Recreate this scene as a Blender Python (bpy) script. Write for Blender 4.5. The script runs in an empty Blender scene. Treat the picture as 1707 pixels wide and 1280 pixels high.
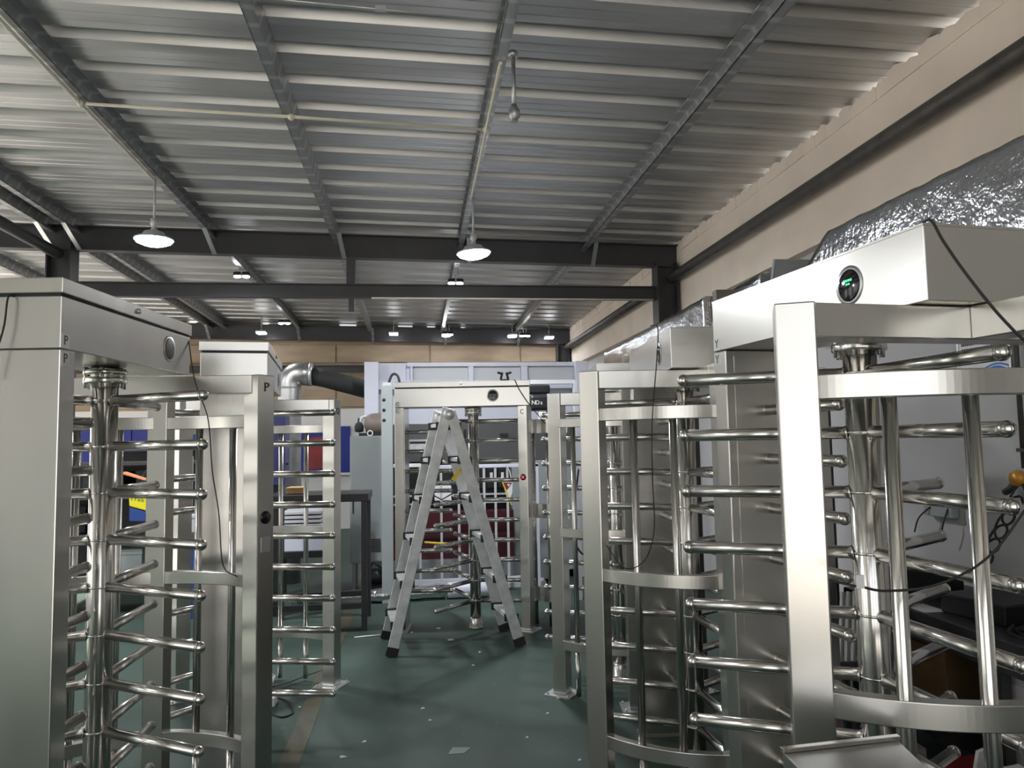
import bpy, math, random
from mathutils import Vector, Matrix, noise
random.seed(7)
scene = bpy.context.scene
col = scene.collection
R = math.radians
PI = math.pi

# ------------------------------------------------------------------ camera
YAW, PITCH, ROLL, EYE = R(7.362), math.atan(95 / 1250), 0.018, 1.70
cam_data = bpy.data.cameras.new('camera')
cam_data.sensor_width = 36.0
cam_data.lens = 36.0 * 1250 / 1707
cam_data.clip_start, cam_data.clip_end = 0.05, 300
cam = bpy.data.objects.new('camera', cam_data)
col.objects.link(cam)
fwd = Vector((math.sin(YAW) * math.cos(PITCH), math.cos(YAW) * math.cos(PITCH), math.sin(PITCH)))
rgt = Vector((math.cos(YAW), -math.sin(YAW), 0))
upv = rgt.cross(fwd)
rgt2 = rgt * math.cos(ROLL) - upv * math.sin(ROLL)
upv2 = rgt * math.sin(ROLL) + upv * math.cos(ROLL)
cam.matrix_world = Matrix(((rgt2.x, upv2.x, -fwd.x, 0), (rgt2.y, upv2.y, -fwd.y, 0),
                           (rgt2.z, upv2.z, -fwd.z, EYE), (0, 0, 0, 1)))
scene.camera = cam

# ------------------------------------------------------------------ world, light, exposure
world = bpy.data.worlds.new('sky')
scene.world = world
world.use_nodes = True
wn = world.node_tree.nodes
wl = world.node_tree.links
wn.clear()
wo = wn.new('ShaderNodeOutputWorld')
wb = wn.new('ShaderNodeBackground')
sky = wn.new('ShaderNodeTexSky')
sky.sky_type = 'NISHITA'
sky.sun_disc = False
sky.sun_elevation = R(38)
sky.sun_rotation = R(-100)
sky.dust_density = 4.0
sky.air_density = 1.0
mixs = wn.new('ShaderNodeMixRGB')
mixs.inputs[0].default_value = 0.88
mixs.inputs[2].default_value = (4.2, 4.3, 4.4, 1)
wl.new(sky.outputs[0], mixs.inputs[1])
wl.new(mixs.outputs[0], wb.inputs[0])
wb.inputs[1].default_value = 0.27
wl.new(wb.outputs[0], wo.inputs[0])

def area_light(name, loc, rot, sx, sy, power=0.0, color=(1, 1, 1), portal=False, spread=None):
    l = bpy.data.lights.new(name, 'AREA')
    l.shape = 'RECTANGLE'
    l.size, l.size_y, l.energy, l.color = sx, sy, power, color
    if portal:
        l.cycles.is_portal = True
    if spread:
        l.spread = spread
    o = bpy.data.objects.new(name, l)
    o.location, o.rotation_euler = loc, rot
    col.objects.link(o)
    return o
# daylight enters through the yard door behind the photographer and the long openings on the left side
area_light('door_daylight', (-1.15, -3.0, 1.85), (R(90), 0, 0), 5.5, 3.7, portal=True)
area_light('side_daylight_a', (-7.7, 11.0, 2.45), (R(90), 0, R(-90)), 7.6, 3.1, portal=True)
area_light('side_daylight_b', (-7.7, 1.3, 2.45), (R(90), 0, R(-90)), 6.6, 3.1, portal=True)

sun = bpy.data.lights.new('sun', 'SUN')
sun.energy, sun.angle, sun.color = 12.0, R(0.6), (1.0, 0.93, 0.84)
so_ = bpy.data.objects.new('sun', sun)
so_.rotation_euler = Vector((0.75, -0.22, -0.72)).to_track_quat('-Z', 'Y').to_euler()
col.objects.link(so_)

vs = scene.view_settings
vs.view_transform = 'Standard'
vs.look = 'None'
vs.gamma = 1.0
vs.exposure = 0.74
try:
    vs.use_curve_mapping = False
except Exception:
    pass

# ------------------------------------------------------------------ materials
def mat(name, color, rough=0.5, metal=0.0, emit=None, estr=0.0, noise_amt=0.0, noise_scale=6.0, stretch=(1, 1, 1),
        bump=0.0, bump_scale=30.0, rough_var=0.0, spec=0.5, color2=None, coat=0.0, detail=4.0, alpha=None, trans=0.0):
    m = bpy.data.materials.new(name)
    m.use_nodes = True
    nt = m.node_tree
    b = nt.nodes['Principled BSDF']
    b.inputs['Base Color'].default_value = (*color, 1)
    b.inputs['Roughness'].default_value = rough
    b.inputs['Metallic'].default_value = metal
    b.inputs['Specular IOR Level'].default_value = spec
    b.inputs['Coat Weight'].default_value = coat
    if trans:
        b.inputs['Transmission Weight'].default_value = trans
    if emit:
        b.inputs['Emission Color'].default_value = (*emit, 1)
        b.inputs['Emission Strength'].default_value = estr
    if noise_amt or bump or rough_var or color2:
        tc = nt.nodes.new('ShaderNodeTexCoord')
        mp = nt.nodes.new('ShaderNodeMapping')
        mp.inputs['Scale'].default_value = stretch
        nt.links.new(tc.outputs['Object'], mp.inputs[0])
        n = nt.nodes.new('ShaderNodeTexNoise')
        n.inputs['Scale'].default_value = noise_scale
        n.inputs['Detail'].default_value = detail
        nt.links.new(mp.outputs[0], n.inputs['Vector'])
        if noise_amt or color2:
            rp = nt.nodes.new('ShaderNodeValToRGB')
            c2 = color2 or tuple(max(0, c * (1 - noise_amt)) for c in color)
            rp.color_ramp.elements[0].position, rp.color_ramp.elements[1].position = 0.35, 0.65
            rp.color_ramp.elements[0].color = (*c2, 1)
            rp.color_ramp.elements[1].color = (*color, 1)
            nt.links.new(n.outputs[0], rp.inputs[0])
            nt.links.new(rp.outputs[0], b.inputs['Base Color'])
        if rough_var:
            mr = nt.nodes.new('ShaderNodeMapRange')
            mr.inputs[3].default_value = max(0.02, rough - rough_var)
            mr.inputs[4].default_value = min(1, rough + rough_var)
            nt.links.new(n.outputs[0], mr.inputs[0])
            nt.links.new(mr.outputs[0], b.inputs['Roughness'])
        if bump:
            n2 = nt.nodes.new('ShaderNodeTexNoise')
            n2.inputs['Scale'].default_value = bump_scale
            n2.inputs['Detail'].default_value = 3.0
            nt.links.new(mp.outputs[0], n2.inputs['Vector'])
            bp = nt.nodes.new('ShaderNodeBump')
            bp.inputs['Strength'].default_value = bump
            bp.inputs['Distance'].default_value = 0.01
            nt.links.new(n2.outputs[0], bp.inputs['Height'])
            nt.links.new(bp.outputs[0], b.inputs['Normal'])
    return m

STEEL = mat('brushed_steel', (0.65, 0.635, 0.60), 0.26, 1.0, noise_amt=0.05, noise_scale=2.0, rough_var=0.03, stretch=(3, 3, 0.8), detail=1.0)
TUBE = mat('polished_steel', (0.68, 0.66, 0.63), 0.19, 1.0, rough_var=0.03, noise_scale=8)
SHEETST = mat('dull_steel_sheet', (0.55, 0.55, 0.54), 0.36, 1.0, noise_amt=0.15, noise_scale=2.5, rough_var=0.05)
def roof_mat():
    m = mat('galvanised_roof', (0.62, 0.62, 0.615), 0.42, 0.75, noise_amt=0.22, noise_scale=1.6, stretch=(0.5, 4, 4), rough_var=0.08)
    return m
ROOF = roof_mat()
def purlin_mat():
    m = mat('galvanised_purlin', (0.42, 0.43, 0.43), 0.38, 0.8)
    nt = m.node_tree
    b = nt.nodes['Principled BSDF']
    tc = nt.nodes.new('ShaderNodeTexCoord')
    mp = nt.nodes.new('ShaderNodeMapping')
    mp.inputs['Rotation'].default_value = (R(38), 0, 0)
    nt.links.new(tc.outputs['Object'], mp.inputs[0])
    wv = nt.nodes.new('ShaderNodeTexWave')
    wv.bands_direction = 'Y'
    wv.inputs['Scale'].default_value = 2.0
    wv.inputs['Distortion'].default_value = 2.0
    nt.links.new(mp.outputs[0], wv.inputs['Vector'])
    rp = nt.nodes.new('ShaderNodeValToRGB')
    rp.color_ramp.elements[0].position = 0.80
    rp.color_ramp.elements[0].color = (0.40, 0.41, 0.41, 1)
    rp.color_ramp.elements[1].position = 0.97
    rp.color_ramp.elements[1].color = (0.58, 0.60, 0.60, 1)
    nt.links.new(wv.outputs[0], rp.inputs[0])
    nt.links.new(rp.outputs[0], b.inputs['Base Color'])
    return m
PURLIN = purlin_mat()
DARKST = mat('dark_painted_steel', (0.045, 0.044, 0.048), 0.42, 0.0, noise_amt=0.25, noise_scale=3)
DARKB = mat('black_painted_steel', (0.022, 0.022, 0.024), 0.4)
PIPEM = mat('grey_brown_pipe', (0.10, 0.09, 0.08), 0.45, 0.2, noise_amt=0.4, noise_scale=9)
PLASTER = mat('warm_plaster', (0.86, 0.755, 0.65), 0.9, noise_amt=0.10, noise_scale=1.8, bump=0.25, bump_scale=9)
LOWWALL = mat('grey_white_wall', (0.52, 0.51, 0.51), 0.8, noise_amt=0.10, noise_scale=1.2)
TAN = mat('tan_wall_panel', (0.42, 0.32, 0.22), 0.75, noise_amt=0.25, noise_scale=2.5, stretch=(0.5, 1, 2))
WHITEW = mat('white_wall', (0.72, 0.71, 0.69), 0.8)
def floor_mat():
    m = bpy.data.materials.new('green_epoxy')
    m.use_nodes = True
    nt = m.node_tree
    b = nt.nodes['Principled BSDF']
    tc = nt.nodes.new('ShaderNodeTexCoord')
    n = nt.nodes.new('ShaderNodeTexNoise'); n.inputs['Scale'].default_value = 1.1; n.inputs['Detail'].default_value = 6
    n2 = nt.nodes.new('ShaderNodeTexNoise'); n2.inputs['Scale'].default_value = 14; n2.inputs['Detail'].default_value = 8
    nt.links.new(tc.outputs['Object'], n.inputs['Vector']); nt.links.new(tc.outputs['Object'], n2.inputs['Vector'])
    rp = nt.nodes.new('ShaderNodeValToRGB')
    rp.color_ramp.elements[0].position, rp.color_ramp.elements[1].position = 0.3, 0.7
    rp.color_ramp.elements[0].color = (0.042, 0.066, 0.054, 1)
    rp.color_ramp.elements[1].color = (0.064, 0.094, 0.078, 1)
    nt.links.new(n.outputs[0], rp.inputs[0])
    rp2 = nt.nodes.new('ShaderNodeValToRGB')
    rp2.color_ramp.elements[0].position, rp2.color_ramp.elements[1].position = 0.66, 0.80
    rp2.color_ramp.elements[0].color = (0, 0, 0, 1); rp2.color_ramp.elements[1].color = (1, 1, 1, 1)
    nt.links.new(n2.outputs[0], rp2.inputs[0])
    mx = nt.nodes.new('ShaderNodeMixRGB')
    mx.inputs[2].default_value = (0.11, 0.14, 0.122, 1)
    nt.links.new(rp2.outputs[0], mx.inputs[0]); nt.links.new(rp.outputs[0], mx.inputs[1])
    nt.links.new(mx.outputs[0], b.inputs['Base Color'])
    mr = nt.nodes.new('ShaderNodeMapRange'); mr.inputs[3].default_value = 0.42; mr.inputs[4].default_value = 0.62
    nt.links.new(n.outputs[0], mr.inputs[0]); nt.links.new(mr.outputs[0], b.inputs['Roughness'])
    b.inputs['Specular IOR Level'].default_value = 0.22
    return m
FLOORM = floor_mat()
def foil_mat():
    m = bpy.data.materials.new('crumpled_foil')
    m.use_nodes = True
    nt = m.node_tree
    b = nt.nodes['Principled BSDF']
    b.inputs['Base Color'].default_value = (0.62, 0.63, 0.65, 1)
    b.inputs['Metallic'].default_value = 1.0
    b.inputs['Roughness'].default_value = 0.16
    tc = nt.nodes.new('ShaderNodeTexCoord')
    mp = nt.nodes.new('ShaderNodeMapping')
    mp.inputs['Scale'].default_value = (1, 1.0, 0.16)
    mp.inputs['Rotation'].default_value = (R(-32), 0, 0)
    nt.links.new(tc.outputs['Object'], mp.inputs[0])
    v = nt.nodes.new('ShaderNodeTexNoise'); v.inputs['Scale'].default_value = 44; v.inputs['Detail'].default_value = 2
    v.noise_type = 'RIDGED_MULTIFRACTAL'
    n = nt.nodes.new('ShaderNodeTexNoise'); n.inputs['Scale'].default_value = 30; n.inputs['Detail'].default_value = 3
    nt.links.new(mp.outputs[0], v.inputs['Vector']); nt.links.new(tc.outputs['Object'], n.inputs['Vector'])
    ad = nt.nodes.new('ShaderNodeMath'); ad.operation = 'MULTIPLY_ADD'
    ad.inputs[1].default_value = 0.5
    nt.links.new(v.outputs[0], ad.inputs[0]); nt.links.new(n.outputs[0], ad.inputs[2])
    bp = nt.nodes.new('ShaderNodeBump'); bp.inputs['Strength'].default_value = 0.55; bp.inputs['Distance'].default_value = 0.008
    nt.links.new(ad.outputs[0], bp.inputs['Height']); nt.links.new(bp.outputs[0], b.inputs['Normal'])
    return m
FOIL = foil_mat()
ALU = mat('aluminium', (0.78, 0.79, 0.79), 0.45, 0.45, noise_amt=0.2, noise_scale=14)
DUCTM = mat('spiral_duct', (0.55, 0.55, 0.54), 0.35, 0.9, noise_amt=0.2, noise_scale=9)
BLACK = mat('black_plastic', (0.012, 0.012, 0.013), 0.45)
GLOSSB = mat('black_glass', (0.005, 0.005, 0.006), 0.08)
RUBBER = mat('rubber', (0.02, 0.02, 0.02), 0.7)
WHITEP = mat('white_machine_paint', (0.62, 0.63, 0.72), 0.4, noise_amt=0.06, noise_scale=3)
PALEP = mat('pale_panel', (0.50, 0.51, 0.53), 0.4)
CABGREY = mat('cabinet_grey', (0.34, 0.37, 0.37), 0.45, noise_amt=0.08, noise_scale=3)
GREYGLASS = mat('grey_screen', (0.10, 0.10, 0.10), 0.3)
BLUE = mat('blue_board', (0.008, 0.02, 0.22), 0.5)
BLUEP = mat('blue_plastic', (0.02, 0.06, 0.25), 0.4)
REDM = mat('red_print', (0.30, 0.03, 0.03), 0.5, noise_amt=0.4, noise_scale=2)
MAROON = mat('maroon_machine', (0.055, 0.004, 0.010), 0.45)
REDL = mat('red_light', (0.5, 0.0, 0.02), 0.3, emit=(1, 0.05, 0.08), estr=1.0)
GREENL = mat('green_digits', (0.0, 0.4, 0.1), 0.3, emit=(0.05, 1.0, 0.3), estr=1.2)
CREAM = mat('cream_conduit', (0.76, 0.71, 0.58), 0.5)
WHITE = mat('white_paper', (0.75, 0.75, 0.74), 0.7)
SILVERP = mat('lamp_shade', (0.55, 0.55, 0.58), 0.4, 0.3)
LAMPE = mat('lamp_glow', (1, 1, 1), 0.5, emit=(0.93, 0.96, 1.0), estr=30.0)
YELLOW = mat('yellow', (0.75, 0.55, 0.03), 0.5)
LINEY = mat('worn_yellow_line', (0.095, 0.082, 0.034), 0.5, color2=(0.06, 0.066, 0.045), noise_scale=5)
CARD = mat('cardboard', (0.36, 0.22, 0.10), 0.8)
ORANGE = mat('orange_brass', (0.65, 0.30, 0.04), 0.35, 0.3)
INK = mat('ink', (0.03, 0.03, 0.03), 0.6)
PLATE = mat('label_plate', (0.58, 0.58, 0.56), 0.35, 0.6)
GALV = mat('galvanised_plate', (0.62, 0.64, 0.64), 0.35, 0.8)
CONC = mat('yard_concrete', (0.55, 0.53, 0.50), 0.9)

# ------------------------------------------------------------------ mesh building
class MB:
    def __init__(s):
        s.v, s.f, s.sm = [], [], []
    def face(s, idx, smooth=False):
        s.f.append(idx); s.sm.append(smooth)
    def box(s, x0, x1, y0, y1, z0, z1, M=None):
        b = len(s.v)
        for z in (z0, z1):
            for (x, y) in ((x0, y0), (x1, y0), (x1, y1), (x0, y1)):
                p = Vector((x, y, z))
                s.v.append(tuple(M @ p if M else p))
        for q in ((0, 3, 2, 1), (4, 5, 6, 7), (0, 1, 5, 4), (1, 2, 6, 5), (2, 3, 7, 6), (3, 0, 4, 7)):
            s.face([b + i for i in q])
        return s
    def bar(s, p, q, w, h, up=(0, 0, 1)):
        p, q = Vector(p), Vector(q)
        d = (q - p); L = d.length; d.normalize()
        u = Vector(up)
        sd = d.cross(u)
        if sd.length < 1e-4:
            sd = d.cross(Vector((0, 1, 0)))
        sd.normalize(); u = sd.cross(d)
        M = Matrix(((d.x, sd.x, u.x, p.x), (d.y, sd.y, u.y, p.y), (d.z, sd.z, u.z, p.z), (0, 0, 0, 1)))
        return s.box(0, L, -w / 2, w / 2, -h / 2, h / 2, M)
    def tube(s, pts, r, n=12, cap=True, closed=False):
        pts = [Vector(p) for p in pts]
        rr = r if isinstance(r, (list, tuple)) else [r] * len(pts)
        b = len(s.v)
        prev = None
        N = len(pts)
        for i, p in enumerate(pts):
            if closed:
                t = pts[(i + 1) % N] - pts[i - 1]
            else:
                t = pts[min(i + 1, N - 1)] - pts[max(i - 1, 0)]
            t.normalize()
            if prev is None:
                a = Vector((0, 0, 1)) if abs(t.z) < 0.9 else Vector((1, 0, 0))
            else:
                a = prev
            sd = (a - t * a.dot(t)); sd.normalize()
            prev = sd
            w = t.cross(sd)
            for k in range(n):
                an = 2 * PI * k / n
                s.v.append(tuple(p + (sd * math.cos(an) + w * math.sin(an)) * rr[i]))
        for i in range(N if closed else N - 1):
            j = (i + 1) % N
            for k in range(n):
                k2 = (k + 1) % n
                s.face([b + i * n + k, b + i * n + k2, b + j * n + k2, b + j * n + k], True)
        if cap and not closed:
            s.face([b + k for k in range(n)][::-1])
            s.face([b + (N - 1) * n + k for k in range(n)])
        return s
    def lathe(s, prof, n=20, c=(0, 0, 0), axis='z', smooth=True):
        b = len(s.v)
        for (r, z) in prof:
            for k in range(n):
                a = 2 * PI * k / n
                if axis == 'z':
                    p = (c[0] + r * math.cos(a), c[1] + r * math.sin(a), c[2] + z)
                elif axis == 'x':
                    p = (c[0] + z, c[1] + r * math.cos(a), c[2] + r * math.sin(a))
                else:
                    p = (c[0] + r * math.sin(a), c[1] + z, c[2] + r * math.cos(a))
                s.v.append(p)
        for i in range(len(prof) - 1):
            for k in range(n):
                k2 = (k + 1) % n
                s.face([b + i * n + k, b + i * n + k2, b + (i + 1) * n + k2, b + (i + 1) * n + k], smooth)
        if prof[0][0] > 1e-6:
            s.face([b + k for k in range(n)][::-1])
        if prof[-1][0] > 1e-6:
            s.face([b + (len(prof) - 1) * n + k for k in range(n)])
        return s
    def ball(s, c, r, n=10, m=7, sc=(1, 1, 1)):
        b = len(s.v)
        for i in range(m + 1):
            t = PI * i / m
            for k in range(n):
                a = 2 * PI * k / n
                s.v.append((c[0] + sc[0] * r * math.sin(t) * math.cos(a), c[1] + sc[1] * r * math.sin(t) * math.sin(a), c[2] - sc[2] * r * math.cos(t)))
        for i in range(m):
            for k in range(n):
                k2 = (k + 1) % n
                s.face([b + i * n + k, b + i * n + k2, b + (i + 1) * n + k2, b + (i + 1) * n + k], True)
        return s
    def prism(s, poly, d0, d1, axis='x'):
        """poly of 2D points extruded along an axis between d0 and d1"""
        b = len(s.v); n = len(poly)
        for d in (d0, d1):
            for (p, q) in poly:
                s.v.append({'x': (d, p, q), 'y': (p, d, q), 'z': (p, q, d)}[axis])
        s.face([b + i for i in range(n)][::-1]); s.face([b + n + i for i in range(n)])
        for i in range(n):
            j = (i + 1) % n
            s.face([b + i, b + j, b + n + j, b + n + i])
        return s
    def arcband(s, R0, R1, z0, z1, a0, a1, n=20, cu=0.0):
        b = len(s.v)
        for i in range(n + 1):
            a = a0 + (a1 - a0) * i / n
            for (r, z) in ((R0, z0), (R1, z0), (R1, z1), (R0, z1)):
                s.v.append((cu + r * math.cos(a), r * math.sin(a), z))
        for i in range(n):
            for k in range(4):
                k2 = (k + 1) % 4
                s.face([b + i * 4 + k, b + (i + 1) * 4 + k, b + (i + 1) * 4 + k2, b + i * 4 + k2])
        s.face([b, b + 1, b + 2, b + 3]); s.face([b + n * 4 + k for k in (3, 2, 1, 0)])
        return s
    def mesh(s, name, m):
        me = bpy.data.meshes.new(name)
        me.from_pydata(s.v, [], s.f)
        me.polygons.foreach_set('use_smooth', s.sm)
        me.materials.append(m)
        # outward normals
        import bmesh
        bm = bmesh.new(); bm.from_mesh(me)
        bmesh.ops.recalc_face_normals(bm, faces=bm.faces)
        bm.to_mesh(me); bm.free()
        me.update()
        return me
    def obj(s, name, m, parent=None, bevel=0.0):
        return link(name, s.mesh(name, m), parent, bevel)

def link(name, me, parent=None, bevel=0.0, loc=None, rz=0.0):
    o = bpy.data.objects.new(name, me)
    if parent:
        o.parent = parent
    if loc:
        o.location = loc
    if rz:
        o.rotation_euler = (0, 0, rz)
    col.objects.link(o)
    if bevel:
        b = o.modifiers.new('bevel', 'BEVEL')
        b.width, b.segments, b.limit_method, b.angle_limit = bevel, 2, 'ANGLE', R(40)
    return o

def tag(o, label, cat=None, group=None, kind=None):
    o['label'] = label
    if cat: o['category'] = cat
    if group: o['group'] = group
    if kind: o['kind'] = kind
    return o

def empty(name, loc=(0, 0, 0), rz=0.0):
    o = bpy.data.objects.new(name, None)
    o.empty_display_size = 0.1
    o.location = loc
    o.rotation_euler = (0, 0, rz)
    col.objects.link(o)
    return o

def struct(o, label=None):
    o['kind'] = 'structure'
    if label: o['label'] = label
    return o

_glyph = {}
def glyph_mesh(ch):
    if ch not in _glyph:
        cu = bpy.data.curves.new('glyph', 'FONT')
        cu.body = ch
        cu.size = 1.0
        cu.align_x, cu.align_y = 'CENTER', 'CENTER'
        cu.extrude = 0.012
        t = bpy.data.objects.new('glyph', cu)
        col.objects.link(t)
        dg = bpy.context.evaluated_depsgraph_get()
        me = bpy.data.meshes.new_from_object(t.evaluated_get(dg))
        bpy.data.objects.remove(t)
        _glyph[ch] = me
    return _glyph[ch]
_glyph_m = {}
def letter(ch, size, loc, nrm, parent, m=INK, name='lettering'):
    key = (ch, m.name)
    if key not in _glyph_m:
        me = glyph_mesh(ch).copy()
        me.materials.clear(); me.materials.append(m)
        _glyph_m[key] = me
    n = Vector(nrm).normalized()
    x = Vector((0, 0, 1)).cross(n)
    M = Matrix(((x.x, 0, n.x, loc[0]), (x.y, 0, n.y, loc[1]), (x.z, 1, n.z, loc[2]), (0, 0, 0, 1)))
    o = bpy.data.objects.new(name, _glyph_m[key])
    if parent: o.parent = parent
    o.matrix_local = M @ Matrix.Diagonal((size, size, size, 1))
    col.objects.link(o)
    return o

def spline(pts, n=8):
    """Catmull-Rom through the points"""
    P = [Vector(p) for p in pts]
    P = [P[0] * 2 - P[1]] + P + [P[-1] * 2 - P[-2]]
    out = []
    for i in range(1, len(P) - 2):
        for k in range(n):
            t = k / n
            a, b, c, d = P[i - 1], P[i], P[i + 1], P[i + 2]
            out.append(0.5 * ((2 * b) + (c - a) * t + (2 * a - 5 * b + 4 * c - d) * t * t + (3 * b - a - 3 * c + d) * t ** 3))
    out.append(P[-2])
    return out
def cable(name, pts, r, label, m=RUBBER, n=6, cat='cable'):
    o = MB().tube(spline(pts), r, n).obj(name, m)
    return tag(o, label, cat)

# ------------------------------------------------------------------ the hall
XR, YF, XL, YB = 3.25, 15.6, -7.7, -3.0
def zroof(x, y): return 4.25 - 0.0125 * y + 0.021 * (3.25 - x)

struct(MB().box(XL - 0.1, XR + 0.3, YB - 0.1, YF + 0.2, -0.12, 0).obj('floor', FLOORM), 'green epoxy workshop floor with scuffs')
struct(MB().box(-40, 30, -40, YB - 0.1, -0.14, -0.02).box(-40, XL - 0.1, YB - 0.1, 40, -0.14, -0.02).obj('ground', CONC), 'concrete yard outside the hall')
fl = MB()
for k in range(28):
    y0 = -2.0 + k * 0.6
    x0 = -0.69 + 0.006 * math.sin(k * 1.3)
    fl.box(x0 - 0.055, x0 + 0.055, y0, y0 + 0.6, 0.0, 0.002)
struct(fl.obj('floor_marking_line', LINEY), 'worn yellow line painted on the green floor')

# roof of ribbed sheets, laid side by side along the hall
ceil = empty('ceiling'); struct(ceil, 'ribbed galvanised sheet roof')
P_ = 0.41
def roof_sheet(y0, nper):
    prof = []
    for k in range(nper):
        b = y0 + k * P_
        prof += [(b, 0), (b + 0.085, 0), (b + 0.092, 0.0025), (b + 0.10, 0), (b + 0.180, 0), (b + 0.187, 0.0025), (b + 0.195, 0), (b + 0.270, 0), (b + 0.335, 0.058), (b + 0.385, 0.058)]
    prof.append((y0 + nper * P_, 0))
    mb = MB()
    xs = [XL - 0.2, -4, 0, XR + 0.15]
    base = 0
    n = len(prof)
    for x in xs:
        for (y, dz) in prof:
            mb.v.append((x, y, zroof(x, y) + dz))
    for i in range(len(xs) - 1):
        for j in range(n - 1):
            mb.face([i * n + j, (i + 1) * n + j, (i + 1) * n + j + 1, i * n + j + 1])
    off = len(mb.v)
    for x in xs:
        for (y, dz) in prof:
            mb.v.append((x, y, zroof(x, y) + dz + 0.012))
    for i in range(len(xs) - 1):
        for j in range(n - 1):
            mb.face([off + i * n + j, off + i * n + j + 1, off + (i + 1) * n + j + 1, off + (i + 1) * n + j])
    return mb
y = YB - 0.3
k = 0
while y < YF + 0.1:
    me = bpy.data.meshes.new('roof_sheet')
    mb = roof_sheet(y, 2)
    me.from_pydata(mb.v, [], mb.f); me.materials.append(ROOF)
    o = link('roof_sheet', me, ceil, loc=(0, 0, 0.002 * (k % 2)))
    y += 2 * P_; k += 1

# right wall: a projecting upper course over a recessed lower wall, ragged mortar along the roof
struct(MB().box(XR, XR + 0.3, YB, YF + 0.2, 3.25, 4.12).obj('wall_right', PLASTER), 'warm beige plastered upper wall')
struct(MB().box(XR + 0.10, XR + 0.3, YB, YF + 0.2, 0, 3.25).obj('wall_right_lower', LOWWALL), 'grey white lower wall set back under the beam')
mt = MB()
yy = 1.5
prevz = 0
while yy < YF:
    w = random.uniform(0.04, 0.22)
    h = 0.02 + 0.035 * random.random() ** 2
    dx = random.uniform(0.004, 0.014)
    z = zroof(XR, yy)
    mt.prism([(yy, z - 0.14), (yy + w, z - 0.14), (yy + w, z - 0.07 + h * 0.9), (yy + w * 0.5, z - 0.05 + h), (yy, z - 0.075 + h)], XR - dx, XR + 0.05, 'x')
    yy += w
struct(mt.obj('trim_1', PLASTER), 'ragged mortar edge where the wall meets the roof sheets')
tr = MB().tube([(XR - 0.005, YB, 3.27), (XR - 0.005, YF, 3.27)], 0.012, 6)
# far wall
fw = struct(MB().box(XL, XR + 0.3, YF, YF + 0.2, 2.42, 3.98).obj('wall_far', TAN), 'tan panelled far wall')
x = XL + 0.4
while x < XR:
    MB().box(x + 0.015, min(x + 1.885, XR), YF - 0.03, YF, 3.36, 3.72).obj('wall_panel', TAN, fw, 0.006)
    MB().box(x + 0.015, min(x + 1.885, XR), YF - 0.03, YF, 2.46, 3.17).obj('wall_panel', TAN, fw, 0.006)
    x += 1.9
struct(MB().box(XL, XR + 0.3, YF, YF + 0.2, 0, 2.42).obj('wall_far_lower', WHITEW), 'white lower part of the far wall')
wf = MB()   # filler blocks between wall head and roof, daylight leaks between them
gaps = [(-4.55, -4.35), (-3.1, -2.95), (-1.55, -1.2), (-0.35, -0.05), (0.25, 0.42), (0.95, 1.05), (2.1, 2.3)]
edges = [XL] + [g for gp in gaps for g in gp] + [XR + 0.3]
for i in range(0, len(edges), 2):
    wf.box(edges[i], edges[i + 1], YF, YF + 0.2, 3.98, 4.18 + 0.021 * (3.25 - edges[i + 1]) - 0.12)
struct(wf.obj('trim_2', TAN), 'infill blocks under the roof edge at the far end')
# left wall with two long openings, back wall with the yard door
lw = MB()
lw.box(XL - 0.2, XL, YB, YF + 0.2, 0, 0.9).box(XL - 0.2, XL, YB, YF + 0.2, 4.0, 4.45)
for y0, y1 in ((YB, -2.0), (-0.4, 0.5), (2.1, 3.0), (4.6, 7.2), (8.8, 9.5), (11.1, 11.8), (13.4, 14.0), (14.8, YF + 0.2)):
    lw.box(XL - 0.2, XL, y0, y1, 0.9, 4.0)
struct(lw.obj('wall_left', WHITEW), 'white left wall with long openings')
bw = MB()
bw.box(XL, -3.9, YB - 0.2, YB, 0, 4.5).box(1.6, XR + 0.3, YB - 0.2, YB, 0, 4.3).box(-3.9, 1.6, YB - 0.2, YB, 3.75, 4.4).box(-1.35, -1.15, YB - 0.2, YB, 0, 3.75)
struct(bw.obj('wall_back', WHITEW), 'white back wall with a wide yard door')

# pale sheet stacks added by the left openings to bounce sun onto the roof
for (x0, x1, y0, y1, h, lb) in ((-6.3, -4.4, 7.4, 9.9, 0.35, 'nearer pale sheet stack added by the left openings to bounce sun onto the roof'),
                                (-6.3, -4.4, 10.3, 12.6, 0.45, 'middle pale sheet stack added by the left openings to bounce sun onto the roof'),
                                (-6.3, -4.4, 13.0, 14.9, 0.3, 'farther pale sheet stack added by the left openings to bounce sun onto the roof')):
    e = empty('bounce_stack', ((x0 + x1) / 2, (y0 + y1) / 2, 0)); tag(e, lb, 'stack')
    hx, hy = (x1 - x0) / 2, (y1 - y0) / 2
    for xx in (-hx + 0.1, 0, hx - 0.1):
        MB().box(xx - 0.05, xx + 0.05, -hy, hy, 0, 0.1).obj('bearer', CARD, e)
    zz = 0.1
    k = 0
    while zz < h - 0.01:
        dx = 0.012 * math.sin(k * 2.3)
        MB().box(-hx + dx, hx + dx, -hy, hy, zz, zz + 0.046).obj('sheet', WHITEW, e)
        zz += 0.05; k += 1

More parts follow.
